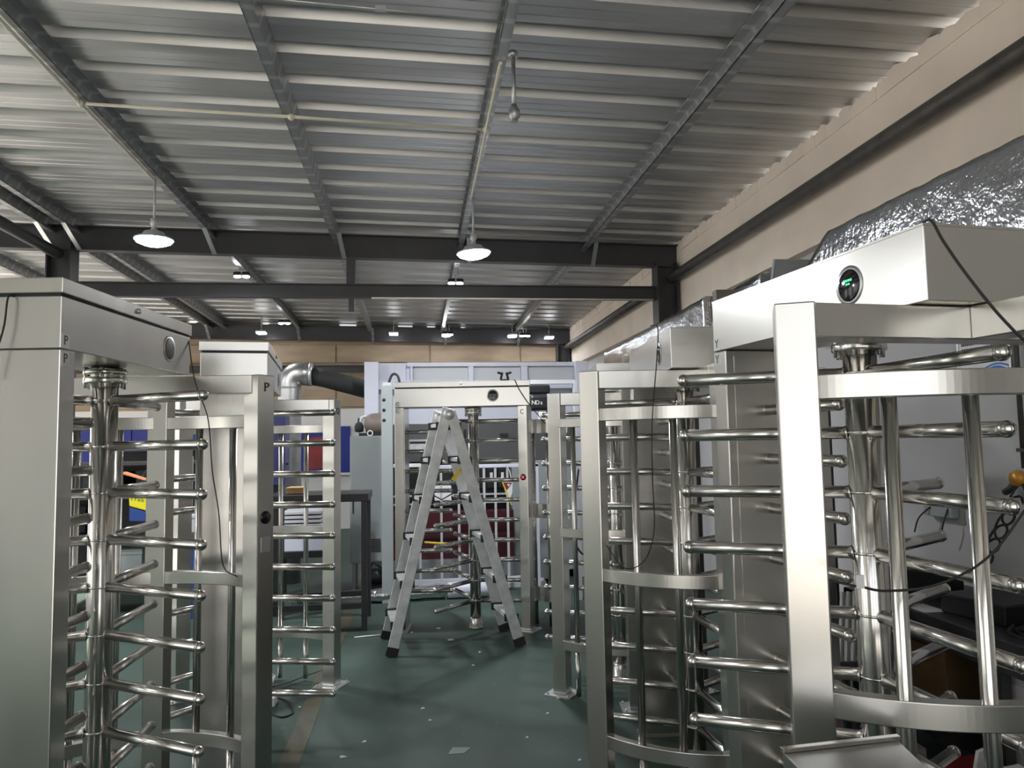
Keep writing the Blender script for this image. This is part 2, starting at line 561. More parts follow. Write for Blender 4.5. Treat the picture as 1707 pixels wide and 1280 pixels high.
# purlins
def purlin(x, label, flip=1, y0=0.5, y1=YF):
    z0, z1 = zroof(x, y0), zroof(x, y1)
    mb = MB()
    M = None
    for (dx0, dx1, dz0, dz1) in ((-0.004, 0.004, -0.165, -0.003), (0, 0.065 * flip, -0.165, -0.157), (0, 0.065 * flip, -0.011, -0.003),
                                 (0.057 * flip, 0.065 * flip, -0.165, -0.140)):
        a, b = min(dx0, dx1), max(dx0, dx1)
        base = len(mb.v)
        for (yy, zz) in ((y0, z0), (y1, z1)):
            for (px, pz) in ((a, dz0), (b, dz0), (b, dz1), (a, dz1)):
                mb.v.append((x + px, yy, zz + pz))
        for q in ((0, 1, 2, 3), (7, 6, 5, 4), (0, 4, 5, 1), (1, 5, 6, 2), (2, 6, 7, 3), (3, 7, 4, 0)):
            mb.face([base + i for i in q])
    o = mb.obj('roof_beam_purlin', PURLIN)
    return struct(o, label)
purlin(-7.0, 'galvanised roof purlin third beyond the left column', 1)
purlin(-5.5, 'galvanised roof purlin beyond the left column', 1)
purlin(-4.06, 'galvanised roof purlin, left one of the pair over the left column', 1)
purlin(-3.78, 'galvanised roof purlin, right one of the pair over the left column', 1)
purlin(-2.33, 'galvanised roof purlin carrying the left pendant lamp', 1)
purlin(-0.88, 'galvanised roof purlin between the two pendant lamps', -1)
purlin(0.58, 'galvanised roof purlin carrying the right pendant lamp and conduit', -1)
purlin(2.08, 'galvanised roof purlin nearest the beige wall', -1)

# steel frames: rafter, tie beam, columns
def ibeam(mb, p, q, w, h, t=0.014):
    p, q = Vector(p), Vector(q)
    up = Vector((0, 0, 1))
    mb.bar(p, q, t, h - 2 * t)
    mb.bar(p + up * (h / 2 - t / 2), q + up * (h / 2 - t / 2), w, t)
    mb.bar(p - up * (h / 2 - t / 2), q - up * (h / 2 - t / 2), w, t)
YR = 8.86
def rafter(y, label, h=0.26):
    mb = MB()
    zl, zr = zroof(XL, y) - 0.17 - h / 2, zroof(3.2, y) - 0.15 - h / 2 + 0.12
    ibeam(mb, (XL, y, zroof(XL, y) - 0.10 - h / 2), (3.24, y, zroof(3.24, y) - 0.05 - h / 2), 0.13, h)
    o = mb.obj('roof_beam', DARKST)
    return struct(o, label)
r1 = rafter(YR, 'dark steel rafter crossing over the lamps', 0.28)
tagplates = [(-4.06, -0.06), (-3.78, -0.06), (-2.33, 0.0), (-0.88, 0.0), (0.58, 0.0), (2.08, 0.0)]
for (px, dd) in tagplates:
    zt = zroof(px, YR) - 0.10
    MB().bar((px + 0.04, YR - 0.42, zt - 0.06), (px + 0.07, YR - 0.075, zt - 0.27), 0.05, 0.008).obj('knee_brace', GALV, r1)
    MB().box(px - 0.02, px + 0.06, YR - 0.09, YR - 0.068, zt - 0.02, zt + 0.0).obj('cleat', DARKST, r1)
r2 = rafter(15.42, 'dark steel rafter at the far end wall', 0.30)
for px in (-4.06, -2.33, -0.88, 0.58, 2.08):
    zt = zroof(px, 15.4) - 0.10
    MB().bar((px + 0.04, 15.0, zt - 0.06), (px + 0.04, 15.33, zt - 0.32), 0.05, 0.008).obj('knee_brace', PURLIN, r2)
mb = MB(); ibeam(mb, (-3.8, YR, 3.485), (2.98, YR, 3.485), 0.10, 0.165)
tie = struct(mb.obj('roof_beam_tie', DARKST), 'dark steel tie beam under the rafter')
MB().box(-0.79, -0.69, YR - 0.06, YR + 0.06, 3.56, 3.90).obj('strut', DARKST, tie, 0.004)
MB().box(-0.77, -0.70, YR - 0.04, YR + 0.04, 3.25, 3.41).obj('hanger_bracket', DARKST, tie, 0.004)
MB().tube([(-0.5, YR - 0.07, 3.395), (2.9, YR - 0.07, 3.395)], 0.010, 8).obj('conduit', CREAM, tie)
mb = MB(); ibeam(mb, (XL, 15.45, 3.22), (XR, 15.45, 3.22), 0.12, 0.14)
struct(mb.obj('beam_far_lower', DARKST), 'dark steel girt across the far tan wall')
def column(x, y, zt, label):
    mb = MB()
    mb.box(x - 0.13, x - 0.115, y - 0.11, y + 0.11, 0, zt).box(x + 0.115, x + 0.13, y - 0.11, y + 0.11, 0, zt).box(x - 0.115, x + 0.115, y - 0.008, y + 0.008, 0, zt)
    o = mb.obj('steel_column', DARKST)
    MB().box(x - 0.16, x + 0.16, y - 0.14, y + 0.14, 0, 0.02).obj('base_plate', DARKST, o)
    return struct(o, label)
column(3.08, YR, 3.86, 'dark steel column against the beige wall')
column(-3.92, YR, 4.0, 'dark steel column at the left end of the tie beam')
column(3.08, 15.42, 3.7, 'dark steel column in the far right corner')
o = MB().tube([(3.13, -2, 3.67), (3.13, 8.75, 3.66)], 0.062, 16).obj('tie_pipe', PIPEM)
tag(o, 'long dark pipe running along the beige wall to the column', 'pipe')
o2 = MB().tube([(3.13, 8.98, 3.66), (3.13, 15.3, 3.62)], 0.062, 16).obj('tie_pipe', PIPEM)
tag(o2, 'dark pipe along the wall beyond the steel column', 'pipe')
o3 = MB().tube([(-3.92, 0.5, 3.93), (-3.92, 8.75, 3.86)], 0.062, 16).obj('tie_pipe', DARKST)
tag(o3, 'dark strut pipe running to the left steel column', 'pipe')

# conduits under the roof
z_p = lambda x, y: zroof(x, y) - 0.175
def conduit(pts, boxes, label, r=0.012):
    o = MB().tube(pts, r, 8).obj('lighting_conduit', CREAM)
    for q in boxes:
        MB().ball(q, 0.026, 10, 6).obj('junction_box', CREAM, o)
    tag(o, label, 'conduit')
zc = 0.19
conduit([(-2.27, 5.42, zroof(-2.3, 5.4) - zc), (0.52, 5.48, zroof(0.5, 5.5) - zc)], [(-0.88, 5.45, zroof(-0.9, 5.45) - zc)], 'cream conduit crossing the roof between the two lamp purlins')
conduit([(-2.31, 2.5, zroof(-2.3, 2.5) - zc), (-2.31, 6.9, zroof(-2.3, 6.9) - zc)], [(-2.31, 5.42, zroof(-2.3, 5.42) - zc)], 'cream conduit along the purlin above the left pendant lamp')
conduit([(0.545, 4.5, zroof(0.5, 4.5) - zc), (0.545, 7.05, zroof(0.5, 7.05) - zc)], [(0.545, 5.48, zroof(0.5, 5.5) - zc)], 'cream conduit along the purlin leading to the right pendant lamp')
o = MB().tube([(-0.85, 4.13, zroof(-0.8, 4.13) - 0.10), (0.55, 4.20, zroof(0.5, 4.2) - 0.10)], 0.005, 6).box(-0.21, -0.15, 4.14, 4.18, zroof(-0.2, 4.15) - 0.11, zroof(-0.2, 4.15) - 0.09).obj('sag_rod', GALV)
tag(o, 'thin brace rod between two purlins near the lens', 'rod')
o = MB().tube([(-0.85, 7.1, zroof(-0.8, 7.1) - 0.10), (0.55, 7.1, zroof(0.5, 7.1) - 0.10)], 0.004, 6).obj('sag_rod', GALV)
tag(o, 'thin brace rod between purlins above the right pendant lamp', 'rod')

# pendant lamps
def lamp_light(loc, power, parent=None, size=0.3):
    l = bpy.data.lights.new('lamp_light', 'AREA')
    l.shape = 'DISK'; l.size = size; l.energy = power; l.color = (0.93, 0.96, 1.0)
    o = bpy.data.objects.new('lamp_light', l)
    o.location = loc
    if parent: o.parent = parent
    col.objects.link(o)
def pendant(x, y, z, tilt, label, group=None, power=45):
    e = empty('pendant_lamp', (x, y, z))
    tag(e, label, 'lamp', group)
    e.rotation_euler = (0, 0, 0)
    top = zroof(x, y) - 0.17 - z
    MB().tube([(0, 0, 0.16), (0, 0, top)], 0.011, 8).obj('stem', SILVERP, e)
    MB().lathe([(0.0, 0.185), (0.03, 0.18), (0.032, 0.13), (0.022, 0.12), (0.022, 0.09), (0.034, 0.08), (0.034, 0.05)], 14).obj('socket', SILVERP, e)
    sh = MB().lathe([(0.03, 0.065), (0.085, 0.058), (0.10, 0.03), (0.165, 0.0), (0.168, -0.012), (0.155, -0.014)], 28).obj('shade', SILVERP, e)
    sh.rotation_euler = (0, tilt, 0)
    MB().lathe([(0.163, -0.012), (0.145, -0.035), (0.09, -0.058), (0.0, -0.066)], 28).obj('diffuser', LAMPE, sh)
    lamp_light((0, 0, -0.085), power, e)
    return e
pendant(-2.32, 6.97, 3.57, 0.0, 'lit disc pendant lamp hanging from the purlin at the left')
pendant(0.57, 7.13, 3.53, -0.08, 'lit disc pendant lamp hanging over the ladder')
for i, (x, y) in enumerate(((-5.4, 2.0), (-5.4, 7.0))):
    pendant(x, y, 3.55, 0.0, 'lit disc pendant lamp in the bays out of the frame', 'pendant lamps out of the frame')
e = empty('lamp_socket_drop', (0.615, 4.42, 3.68))
tag(e, 'empty lamp holder on a drop pipe below the right conduit', 'lamp holder')
MB().tube([(0, 0, 0.05), (0, 0, zroof(0.6, 4.4) - 3.68 - 0.16)], 0.013, 8).obj('drop_pipe', PURLIN, e)
MB().lathe([(0.016, 0.08), (0.022, 0.06), (0.035, 0.04), (0.035, 0.0), (0.024, -0.01), (0.024, -0.03)], 14).obj('socket', PURLIN, e)
MB().lathe([(0.03, 0), (0.03, 0.03), (0.018, 0.04)], 12, (0, 0, zroof(0.6, 4.4) - 3.68 - 0.19)).obj('ceiling_cup', PURLIN, e)
def spot(x, y, z, label, one=False, rz=0.0, power=14):
    e = empty('twin_spotlight', (x, y, z), rz)
    tag(e, label, 'lamp')
    MB().tube([(-0.03, 0, 0.03), (-0.03, 0, zroof(x, y) - 0.16 - z)], 0.006, 6).tube([(0.03, 0, 0.03), (0.03, 0, zroof(x, y) - 0.16 - z)], 0.006, 6).obj('bracket', GALV, e)
    for sx in (-1, 1):
        h = MB().box(sx * 0.055 - 0.05, sx * 0.055 + 0.05, -0.05, 0.06, -0.02, 0.035).obj('lamp_head', BLACK, e, 0.02)
        MB().lathe([(0.046, 0.0), (0.046, -0.012), (0.03, -0.02), (0.0, -0.022)], 16, (sx * 0.055, 0.0, -0.02)).obj('lens', LAMPE, h)
    lamp_light((0, 0, -0.06), power, e, 0.16)
spot(-2.30, 10.3, 3.99, 'twin lens spotlight under the roof beyond the left pendant lamp')
spot(0.55, 10.0, 3.86, 'twin lens spotlight under the roof beyond the right pendant lamp')
spot(0.62, 14.3, 3.78, 'twin lens spotlight far off near the end wall', power=6)
spot(-2.3, 13.6, 3.88, 'unlit looking spotlight far left near the end wall', power=4)
spot(2.1, 14.2, 3.74, 'twin lens spotlight far off near the beige wall corner', power=6)

for i, (x, y, z) in enumerate(((-0.42, 14.9, 3.86), (0.62, 14.95, 3.84), (1.95, 14.9, 3.82), (-2.95, 14.9, 3.88), (2.72, 15.0, 3.80))):
    e = empty('tube_lamp', (x, y, z)); tag(e, 'short bright lamp hanging under the roof ' + ('left of the middle purlin at the end wall', 'over the middle purlin at the end wall', 'at the purlin nearest the beige wall, far end', 'farthest left along the end wall', 'tucked in the far beige wall corner')[i], 'lamp', 'tube lamps at the end wall')
    MB().box(-0.09, 0.09, -0.10, 0.10, 0.0, 0.03).obj('housing', SILVERP, e)
    MB().box(-0.08, 0.08, -0.09, 0.09, -0.025, 0.0).obj('tube', LAMPE, e)
    MB().tube([(0, 0, 0.03), (0, 0, zroof(x, y) - z)], 0.006, 6).obj('stem', GALV, e)

# ------------------------------------------------------------------ turnstiles
H = 2.023
def arm_mesh(L0, L1, r, name):
    mb = MB()
    mb.tube([(L0, 0, 0), (L1 - 0.012, 0, 0)], r, 14, cap=True)
    mb.lathe([(r * 1.02, L1 - 0.016), (r * 1.10, L1 - 0.010), (r * 1.06, L1 - 0.002), (r * 0.8, L1 + 0.007), (r * 0.4, L1 + 0.012), (0.0, L1 + 0.013)], 14, (0, 0, 0), 'x')
    mb.tube([(L0, 0, 0), (L0 + 0.006, 0, 0)], r * 1.1, 14)
    return mb.mesh(name, TUBE)
ARM = arm_mesh(0.047, 0.545, 0.0195, 'rotor_arm')
COMB = arm_mesh(0.0, 0.41, 0.0195, 'comb_arm')
sm = MB()
sm.tube([(0, 0, 0.09), (0, 0, 1.985)], 0.049, 28)
for k in range(10):
    z = 1.89 - 0.1825 * k
    sm.lathe([(0.0491, z - 0.004), (0.0506, z - 0.002), (0.0506, z + 0.002), (0.0491, z + 0.004)], 28)
SHAFT = sm.mesh('rotor_shaft', TUBE)
fm = MB()
fm.lathe([(0.05, 1.945), (0.052, 1.955), (0.078, 1.957), (0.08, 1.960), (0.08, 1.978), (0.078, 1.981), (0.064, 1.983), (0.064, 1.990), (0.08, 1.992), (0.08, 2.010), (0.05, 2.023)], 28)
for k in range(6):
    a = k * PI / 3 + 0.3
    fm.tube([(0.071 * math.cos(a), 0.071 * math.sin(a), 1.938), (0.071 * math.cos(a), 0.071 * math.sin(a), 2.02)], 0.0085, 6)
FLANGE = fm.mesh('shaft_flange', TUBE)
FOOT = MB().lathe([(0.065, 0), (0.065, 0.012), (0.058, 0.014), (0.058, 0.085), (0.054, 0.095), (0.05, 0.095)], 24).mesh('bearing_foot', STEEL)
W2 = 0.0475
POST = MB().box(-W2, W2, -W2, W2, 0.008, H).mesh('post', STEEL)
BASE = MB().box(-0.095, 0.095, -0.095, 0.095, 0, 0.008).mesh('base_plate', GALV)
BOLT = MB().lathe([(0.009, 0), (0.009, 0.008), (0.005, 0.013), (0, 0.014)], 8).mesh('bolt', GALV)

def turnstile(x, y, ang, phases, label, mark=None, lid=False, cage=True, uE=0.44, uP=-0.6, A=(0.36, -0.5), B=(0.36, 0.5), M=(0.66, 0.0),
              shift=0.0, Rr=0.62, bars=(-36, -19.5, 19.5, 36), beam=True, display='dark', postmark=None, reader=None, midpost=True, comb=True):
    t = empty('turnstile', (x, y, 0), ang)
    tag(t, label, 'turnstile', 'stainless steel full height turnstiles')
    sh = link('rotor_shaft', SHAFT, t)
    link('shaft_flange', FLANGE, sh)
    link('bearing_foot', FOOT, t)
    for ph in phases:
        for k in range(10):
            link('rotor_arm', ARM, sh, loc=(0, 0, 1.89 - 0.1825 * k), rz=ph)
    # closed end panel with fixed comb arms
    ep = MB().box(uP, uP + 0.085, -0.17, 0.17, 0.006, H).obj('end_panel', STEEL, t, 0.004)
    MB().box(uP + 0.085, uP + 0.0865, -0.135, 0.135, 0.04, H - 0.02).obj('inner_sheet', STEEL, ep)
    MB().box(uP - 0.02, uP + 0.105, -0.19, 0.19, 0, 0.006).obj('base_plate', STEEL, ep)
    if comb:
        for k in range(9):
            o = link('comb_arm', COMB, ep, loc=(uP + 0.0865, 0, 1.799 - 0.1825 * k))
    # canopy box
    cb = MB().box(uP, uE, -0.17, 0.17, H + 0.0015, 2.196 if lid else 2.215).obj('canopy_box', STEEL, t, 0.003)
    if lid:
        MB().box(uP + 0.006, uE - 0.006, -0.164, 0.164, 2.196, 2.206).obj('lid_gap_shade', BLACK, cb)  # black strip painting the shadow line in the gap under the lid
        mb = MB().box(uP - 0.006, uE + 0.006, -0.176, 0.176, 2.205, 2.256)
        l = mb.obj('lid', STEEL, cb, 0.003)
        for (bu, bv) in ((-0.1, -0.176), (0.1, 0.176)):
            MB().lathe([(0.011, 0), (0.010, -0.006 if bv < 0 else 0.006), (0.0, -0.01 if bv < 0 else 0.01)], 10, (bu, bv, 2.232), 'y').obj('lid_screw', GALV, l)
    else:
        MB().box(uP, uE, -0.1705, -0.1585, 2.213, 2.219).box(uP, uE, 0.1585, 0.1705, 2.213, 2.219).box(uE - 0.011, uE + 0.0005, -0.17, 0.17, 2.213, 2.219).box(uP - 0.0005, uP + 0.011, -0.17, 0.17, 2.213, 2.219).obj('folded_rim', STEEL, cb)
    for sv in (-1, 1):
        dm = {'dark': GLOSSB, 'lit': GLOSSB, 'grey': PIPEM}[display]  # grey: an unlit display with its reflection put into the colour
        MB().lathe([(0.050, 0), (0.056, 0.001 * sv), (0.056, 0.0015 * sv), (0.046, 0.002 * sv)], 28, (0.19, 0.17 * sv, 2.12), 'y').obj('display_rim', GALV, cb)
        d = MB().lathe([(0.046, 0), (0.046, 0.0025 * sv), (0.04, 0.004 * sv), (0.0, 0.004 * sv)], 28, (0.19, 0.17 * sv, 2.12), 'y').obj('display', dm, cb)
        if display == 'lit':
            g = MB()
            for i in range(4):
                g.box(0.172 + i * 0.009, 0.178 + i * 0.009, 0.1742 * sv - 0.0006, 0.1742 * sv + 0.0006, 2.131, 2.137)
            for i in range(2):
                g.box(0.181 + i * 0.009, 0.187 + i * 0.009, 0.1742 * sv - 0.0006, 0.1742 * sv + 0.0006, 2.121, 2.126)
            g.obj('digits', GREENL, d)
    if mark:
        for (zc, par) in ((2.052, cb), (1.993, ep)):
            MB().box(uP + 0.004, uP + 0.050, -0.1712, -0.170, zc - 0.024, zc + 0.024).obj('label_plate', PLATE, par)
            letter(mark, 0.045, (uP + 0.027, -0.1714, zc), (0, -1, 0), par)
    # cage side
    def post(u, v, rz=0.0):
        p = link('post', POST, t, 0.004, loc=(u, v, 0), rz=rz)
        b = link('base_plate', BASE, p)
        for sx in (-1, 1):
            for sy in (-1, 1):
                link('bolt', BOLT, p, loc=(sx * 0.075, sy * 0.075, 0.008))
        return p
    pA = None
    if midpost:
        pM = post(*M, 0.0 if cage else R(-30))
    if cage:
        pA = post(*A, R(-30)); pB = post(*B, R(30))
        for (z0, z1) in ((1.785, 1.845), (1.048, 1.108), (0.305, 0.365)):
            a0 = math.atan2(A[1], A[0] - shift) + 0.075
            a1 = math.atan2(B[1], B[0] - shift) - 0.075
            MB().arcband(Rr - 0.02, Rr + 0.02, z0, z1, a0, a1, 64, shift).obj('guard_band', STEEL, t, 0.003)
        for a in bars:
            a = R(a)
            p = (shift + Rr * math.cos(a), Rr * math.sin(a))
            MB().tube([(*p, 0.362), (*p, 1.787)], 0.0175, 16).obj('guard_bar', TUBE, t)
            MB().tube([(*p, 0.02), (*p, 0.307)], 0.0175, 16).obj('guard_bar', TUBE, t)
        if beam:
            MB().box(A[0] - W2, A[0] + W2, A[1] + 0.02, B[1] - 0.02, H - 0.085, H - 0.0005).obj('top_beam', STEEL, t, 0.003)
            MB().box(A[0] + W2, M[0] - W2, M[1] - W2, M[1] + W2, H - 0.085, H).obj('top_beam', STEEL, t, 0.003)
    tgt = pA if cage else (pM if midpost else None)
    if tgt and postmark:
        ch, n, zz = postmark
        nn = Vector(n)
        letter(ch, 0.06, tuple(nn * (W2 + 0.001) + Vector((0, 0, zz))), n, tgt)
    if tgt and reader:
        n, zz, kind = reader
        nn = Vector(n)
        ax = 'x' if abs(n[0]) > 0.5 else 'y'
        sg = n[0] if ax == 'x' else n[1]
        c = nn * W2 + Vector((0, 0, zz))
        rd = MB().lathe([(0.029, 0), (0.029, 0.003 * sg), (0.0, 0.003 * sg)], 22, tuple(c), ax).obj('reader_window', GLOSSB, tgt)
        q = nn * (W2 + 0.001)
        w_, h_ = 0.026, 0.034
        if ax == 'x':
            MB().box(q.x - 0.001, q.x + 0.002, -w_, w_, zz - 0.12 - h_, zz - 0.12 + h_).obj('reader_plate', GALV, tgt, 0.001)
        else:
            MB().box(-w_, w_, q.y - 0.001, q.y + 0.002, zz - 0.12 - h_, zz - 0.12 + h_).obj('reader_plate', GALV, tgt, 0.001)
        if kind == 'cross':
            c2 = nn * (W2 + 0.004) + Vector((0, 0, zz))
            xd = Vector((0, 0, 1)).cross(nn)
            MB().bar(c2 - xd * 0.013 + Vector((0, 0, -0.013)), c2 + xd * 0.013 + Vector((0, 0, 0.013)), 0.002, 0.0045).bar(c2 + xd * 0.013 + Vector((0, 0, -0.013)), c2 - xd * 0.013 + Vector((0, 0, 0.013)), 0.002, 0.0045).obj('cross_light', REDL, rd)
    return t

def plan(xc, zc):      # survey axes (parallel to the aisle sight line) -> hall axes
    return (xc * math.cos(YAW) + zc * math.sin(YAW), -xc * math.sin(YAW) + zc * math.cos(YAW))
def placed(xc, zc, ax, az, dirs, label, **kw):
    X, Y = plan(xc, zc)
    a = math.atan2(az, ax)
    return turnstile(X, Y, a - YAW, [R(d) - a for d in dirs], label, **kw)
placed(-1.632, 2.998, -0.014, 0.997, (-25, 95, 215),
       'steel turnstile marked P with lidded canopy and blank end panel beside the yellow line', mark='P', lid=True, display='grey',
       A=(0.45, -0.47), B=(0.45, 0.47), M=(0.68, 0.08), Rr=0.66, postmark=('P', (0, -1, 0), 1.965), reader=((0, -1, 0), 1.375, 'plain'), uE=0.40,
       bars=(-27.5, -10.5, 22, 37.5))
placed(-1.615, 4.555, -0.231, 0.973, (-6, 114, 234),
       'steel turnstile behind the one marked P, its open cage beside the black rack', lid=True, display='dark',
       A=(0.80, -0.50), B=(0.80, 0.50), M=(1.05, 0.0), shift=0.4, Rr=0.64, postmark=('Q', (0, -1, 0), 1.94), uE=0.44, bars=(-29.5, -12, 14, 30))
placed(1.078, 2.312, 0.229, -0.973, (160, 40, -80),
       'steel turnstile marked Y with green digits lit on its open canopy', mark='Y', lid=False, display='lit',
       A=(0.373, -0.476), B=(0.373, 0.476), M=(0.66, 0.05), Rr=0.615, uE=0.47, bars=(-33, -17, 19, 35))
placed(0.90, 3.92, 0.03, -0.9995, (160, 40, -80),
       'middle steel turnstile of the right hand row, just behind the Y turnstile', display='dark', lid=False,
       A=(0.345, -0.53), B=(0.345, 0.53), M=(0.66, 0.0), Rr=0.63, uE=0.44)
placed(0.75, 5.55, 0.0, -1.0, (165, 45, -75),
       'steel turnstile farthest along the beige wall, post on a bright bolted floor plate', display='dark', lid=False,
       A=(0.36, -0.445), B=(0.36, 0.47), M=(0.66, 0.0), Rr=0.59, uE=0.44)
tc_ = placed(-0.37, 7.03, 1.0, 0.0, (-6, 114, 234),
       'steel turnstile marked C standing straight behind the aluminium ladder', mark='C', lid=True, display='dark', cage=False, uP=-0.71, uE=0.53,
       M=(0.48, -0.12), postmark=('C', (0, -1, 0), 1.965), reader=((0, -1, 0), 1.37, 'cross'))

# ------------------------------------------------------------------ aluminium folding ladder
lad = empty('folding_ladder', plan(-0.55, 6.5) + (0.0,))
tag(lad, 'silver aluminium A-frame step ladder with black rubber feet standing in the aisle', 'ladder')
lo = Vector(lad.location)
F1, B1 = Vector((*plan(-1.003, 6.128), 0)), Vector((*plan(-1.14, 6.682), 0))
F2, B2 = Vector((*plan(0.033, 6.375), 0)), Vector((*plan(-0.102, 6.877), 0))
TF = Vector((*plan(-0.545, 6.235), 1.965)); TB = Vector((*plan(-0.65, 6.52), 1.95))
across = (F2 - F1).normalized()
rails = {}
for nm, foot, top in (('f1', F1, TF), ('b1', B1, TB), ('f2', F2, TF + across * 0.035 - Vector((0, 0, 0.03))), ('b2', B2, TB + across * 0.035 - Vector((0, 0, 0.03)))):
    d = (top - foot).normalized()
    a, b = foot + d * 0.05, top + d * 0.02
    mb = MB().bar(a - lo, b - lo, 0.026, 0.085, up=across)
    rl = mb.obj('rail', ALU, lad, 0.003)
    MB().bar(foot - lo + Vector((0, 0, 0.003)), foot + d * 0.075 - lo, 0.036, 0.098, up=across).obj('rubber_foot', RUBBER, rl, 0.004)
    rails[nm] = (foot, top, d)
def on_rail(nm, z):
    f, t, d = rails[nm]
    return f + (t - f) * (z / t.z)
for side in ('1', '2'):
    for z in (0.24, 0.56, 0.90, 1.23, 1.55, 1.84):
        p, q = on_rail('f' + side, z), on_rail('b' + side, z)
        w_ = (q - p).normalized() * 0.014
        tread = MB().bar(p + w_ - lo, q - w_ - lo, 0.085, 0.028)
        for k in (-0.03, -0.01, 0.01, 0.03):
            u = w_.cross(Vector((0, 0, 1))).normalized() * k
            tread.bar(p + w_ + u - lo + Vector((0, 0, 0.015)), q - w_ + u - lo + Vector((0, 0, 0.015)), 0.008, 0.004)
        st = tread.obj('tread', ALU, lad)
        for e_ in (p + w_ * 1.2, q - w_ * 1.2):
            MB().box(-0.060, 0.060, -0.016, 0.016, -0.034, 0.028, Matrix.Translation(e_ - lo)).obj('tread_bracket', BLACK, st, 0.003)
for T in (TF, TB):
    MB().lathe([(0.0, -0.03), (0.045, -0.028), (0.05, 0), (0.045, 0.028), (0.0, 0.03)], 16, tuple(T - lo - Vector((0, 0, 0.035)) + across * 0.015), 'y').obj('hinge', ALU, lad)
    MB().lathe([(0.012, -0.04), (0.012, 0.04)], 10, tuple(T - lo - Vector((0, 0, 0.035)) + across * 0.015), 'y').obj('pivot_bolt', GALV, lad)
p, q = on_rail('b1', 1.30), on_rail('b2', 1.30)
MB().tube([p - lo, (p + q) / 2 - lo - Vector((0, 0, 0.10)), q - lo], 0.006, 6).obj('spreader_strap', RUBBER, lad)

# small yellow cleat hanging from the right half
yk = (on_rail('f2', 1.42) + on_rail('f1', 1.42)) / 2 + Vector((0.06, 0.30, 0.0))
yh = MB().bar(yk + Vector((-0.03, 0, -0.05)), yk + Vector((0.03, 0, 0.03)), 0.03, 0.035).tube([yk + Vector((0.03, 0, 0.03)), yk + Vector((0.07, 0, 0.07)), yk + Vector((0.09, 0.02, 0.03))], 0.006, 6).obj('strap_buckle', YELLOW)
tag(yh, 'yellow strap buckle dangling between the two halves of the ladder', 'buckle')

# ------------------------------------------------------------------ white machine behind the turnstile C
MX = 0.72
mac = empty('coating_machine', (MX, 9.4, 0))
tag(mac, 'large white machine with windowed header, grey screen and maroon lower body', 'machine')
def mpart(name, m, x0, x1, y0, y1, z0, z1, bev=0.004, par=None):
    return MB().box(x0 - MX, x1 - MX, y0 - 9.4, y1 - 9.4, z0, z1).obj(name, m, par or mac, bev)
mpart('corner_post', WHITEP, -0.62, -0.45, 9.30, 9.46, 0, 2.70)
mpart('corner_post', WHITEP, 2.02, 2.19, 9.30, 9.46, 0, 2.70)
hd = mpart('header_beam', WHITEP, -0.45, 2.02, 9.46, 9.62, 2.40, 2.70)
mpart('header_rail', WHITEP, -0.10, 2.02, 9.40, 9.46, 2.648, 2.70)
mpart('header_rail', WHITEP, -0.45, 2.02, 9.36, 9.46, 2.36, 2.47)
mpart('corner_bracket', WHITEP, -0.25, -0.12, 9.44, 9.46, 2.45, 2.66)
for x0, x1 in ((-0.06, -0.03), (0.662, 0.73), (1.335, 1.42)):
    mpart('header_mullion', WHITEP, x0, x1, 9.40, 9.46, 2.47, 2.648)
for x0, x1 in ((-0.03, 0.662), (0.73, 1.335), (1.42, 2.02)):
    mpart('header_pane', PALEP, x0 + 0.005, x1 - 0.005, 9.445, 9.458, 2.475, 2.645, 0)
for x, z in ((0.12, 2.42), (0.50, 2.42), (0.90, 2.42), (1.42, 2.415)):
    MB().lathe([(0.028, 0), (0.028, -0.02), (0.012, -0.022), (0.012, -0.035), (0.0, -0.036)], 14, (x - MX, -0.04, z), 'y').obj('bolt', GALV, hd)
mpart('front_panel', WHITEP, -0.42, 2.0, 9.50, 9.56, 1.93, 2.38)
mpart('screen_band', GREYGLASS, -0.42, 2.0, 9.50, 9.56, 1.46, 1.925)
sl = mpart('slot_frame', PALEP, -0.10, 0.33, 9.485, 9.50, 1.60, 1.74)
mpart('slot', BLACK, -0.075, 0.31, 9.478, 9.485, 1.69, 1.715, 0, sl)
mpart('slot_plate', ALU, -0.075, 0.31, 9.478, 9.485, 1.62, 1.68, 0, sl)
sw = mpart('switch_box', BLACK, 1.06, 1.16, 9.45, 9.50, 1.73, 1.80)
mpart('switch_box', BLACK, 0.60, 0.63, 9.46, 9.50, 1.70, 1.86)
mpart('dark_bay', BLACK, -0.42, 2.0, 9.52, 9.60, 0.86, 1.455)
for x in (0.70, 0.88, 1.02, 1.16):
    b = mpart('control_module', BLACK, x, x + 0.13, 9.44, 9.52, 1.12, 1.36)
    mpart('module_label', WHITE, x + 0.04, x + 0.075, 9.436, 9.44, 1.24, 1.31, 0, b)
mpart('cross_rail', PALEP, -0.42, 2.0, 9.44, 9.52, 1.03, 1.05)
mpart('cross_rail', PALEP, -0.42, 2.0, 9.44, 9.52, 0.93, 0.945)
mpart('maroon_body', MAROON, -0.40, 1.18, 9.20, 9.60, 0.30, 0.86)
mpart('maroon_rib', MAROON, -0.40, 1.18, 9.16, 9.20, 0.55, 0.60)
mpart('side_panel', bpy.data.materials['skirt_grey'] if 'skirt_grey' in bpy.data.materials else CABGREY, 1.18, 2.0, 9.30, 9.60, 0.1, 1.455)
mpart('lower_skirt', mat('skirt_grey', (0.16, 0.17, 0.175), 0.5), -0.40, 1.6, 9.04, 9.60, 0.04, 0.30)
mpart('base_ledge', PALEP, -0.25, 1.5, 8.80, 9.04, 0.0, 0.06)
mpart('white_tank', WHITE, 0.22, 0.42, 9.15, 9.35, 1.0, 1.17)
mpart('side_wall', PALEP, -0.45, -0.40, 9.46, 11.0, 0, 2.38)
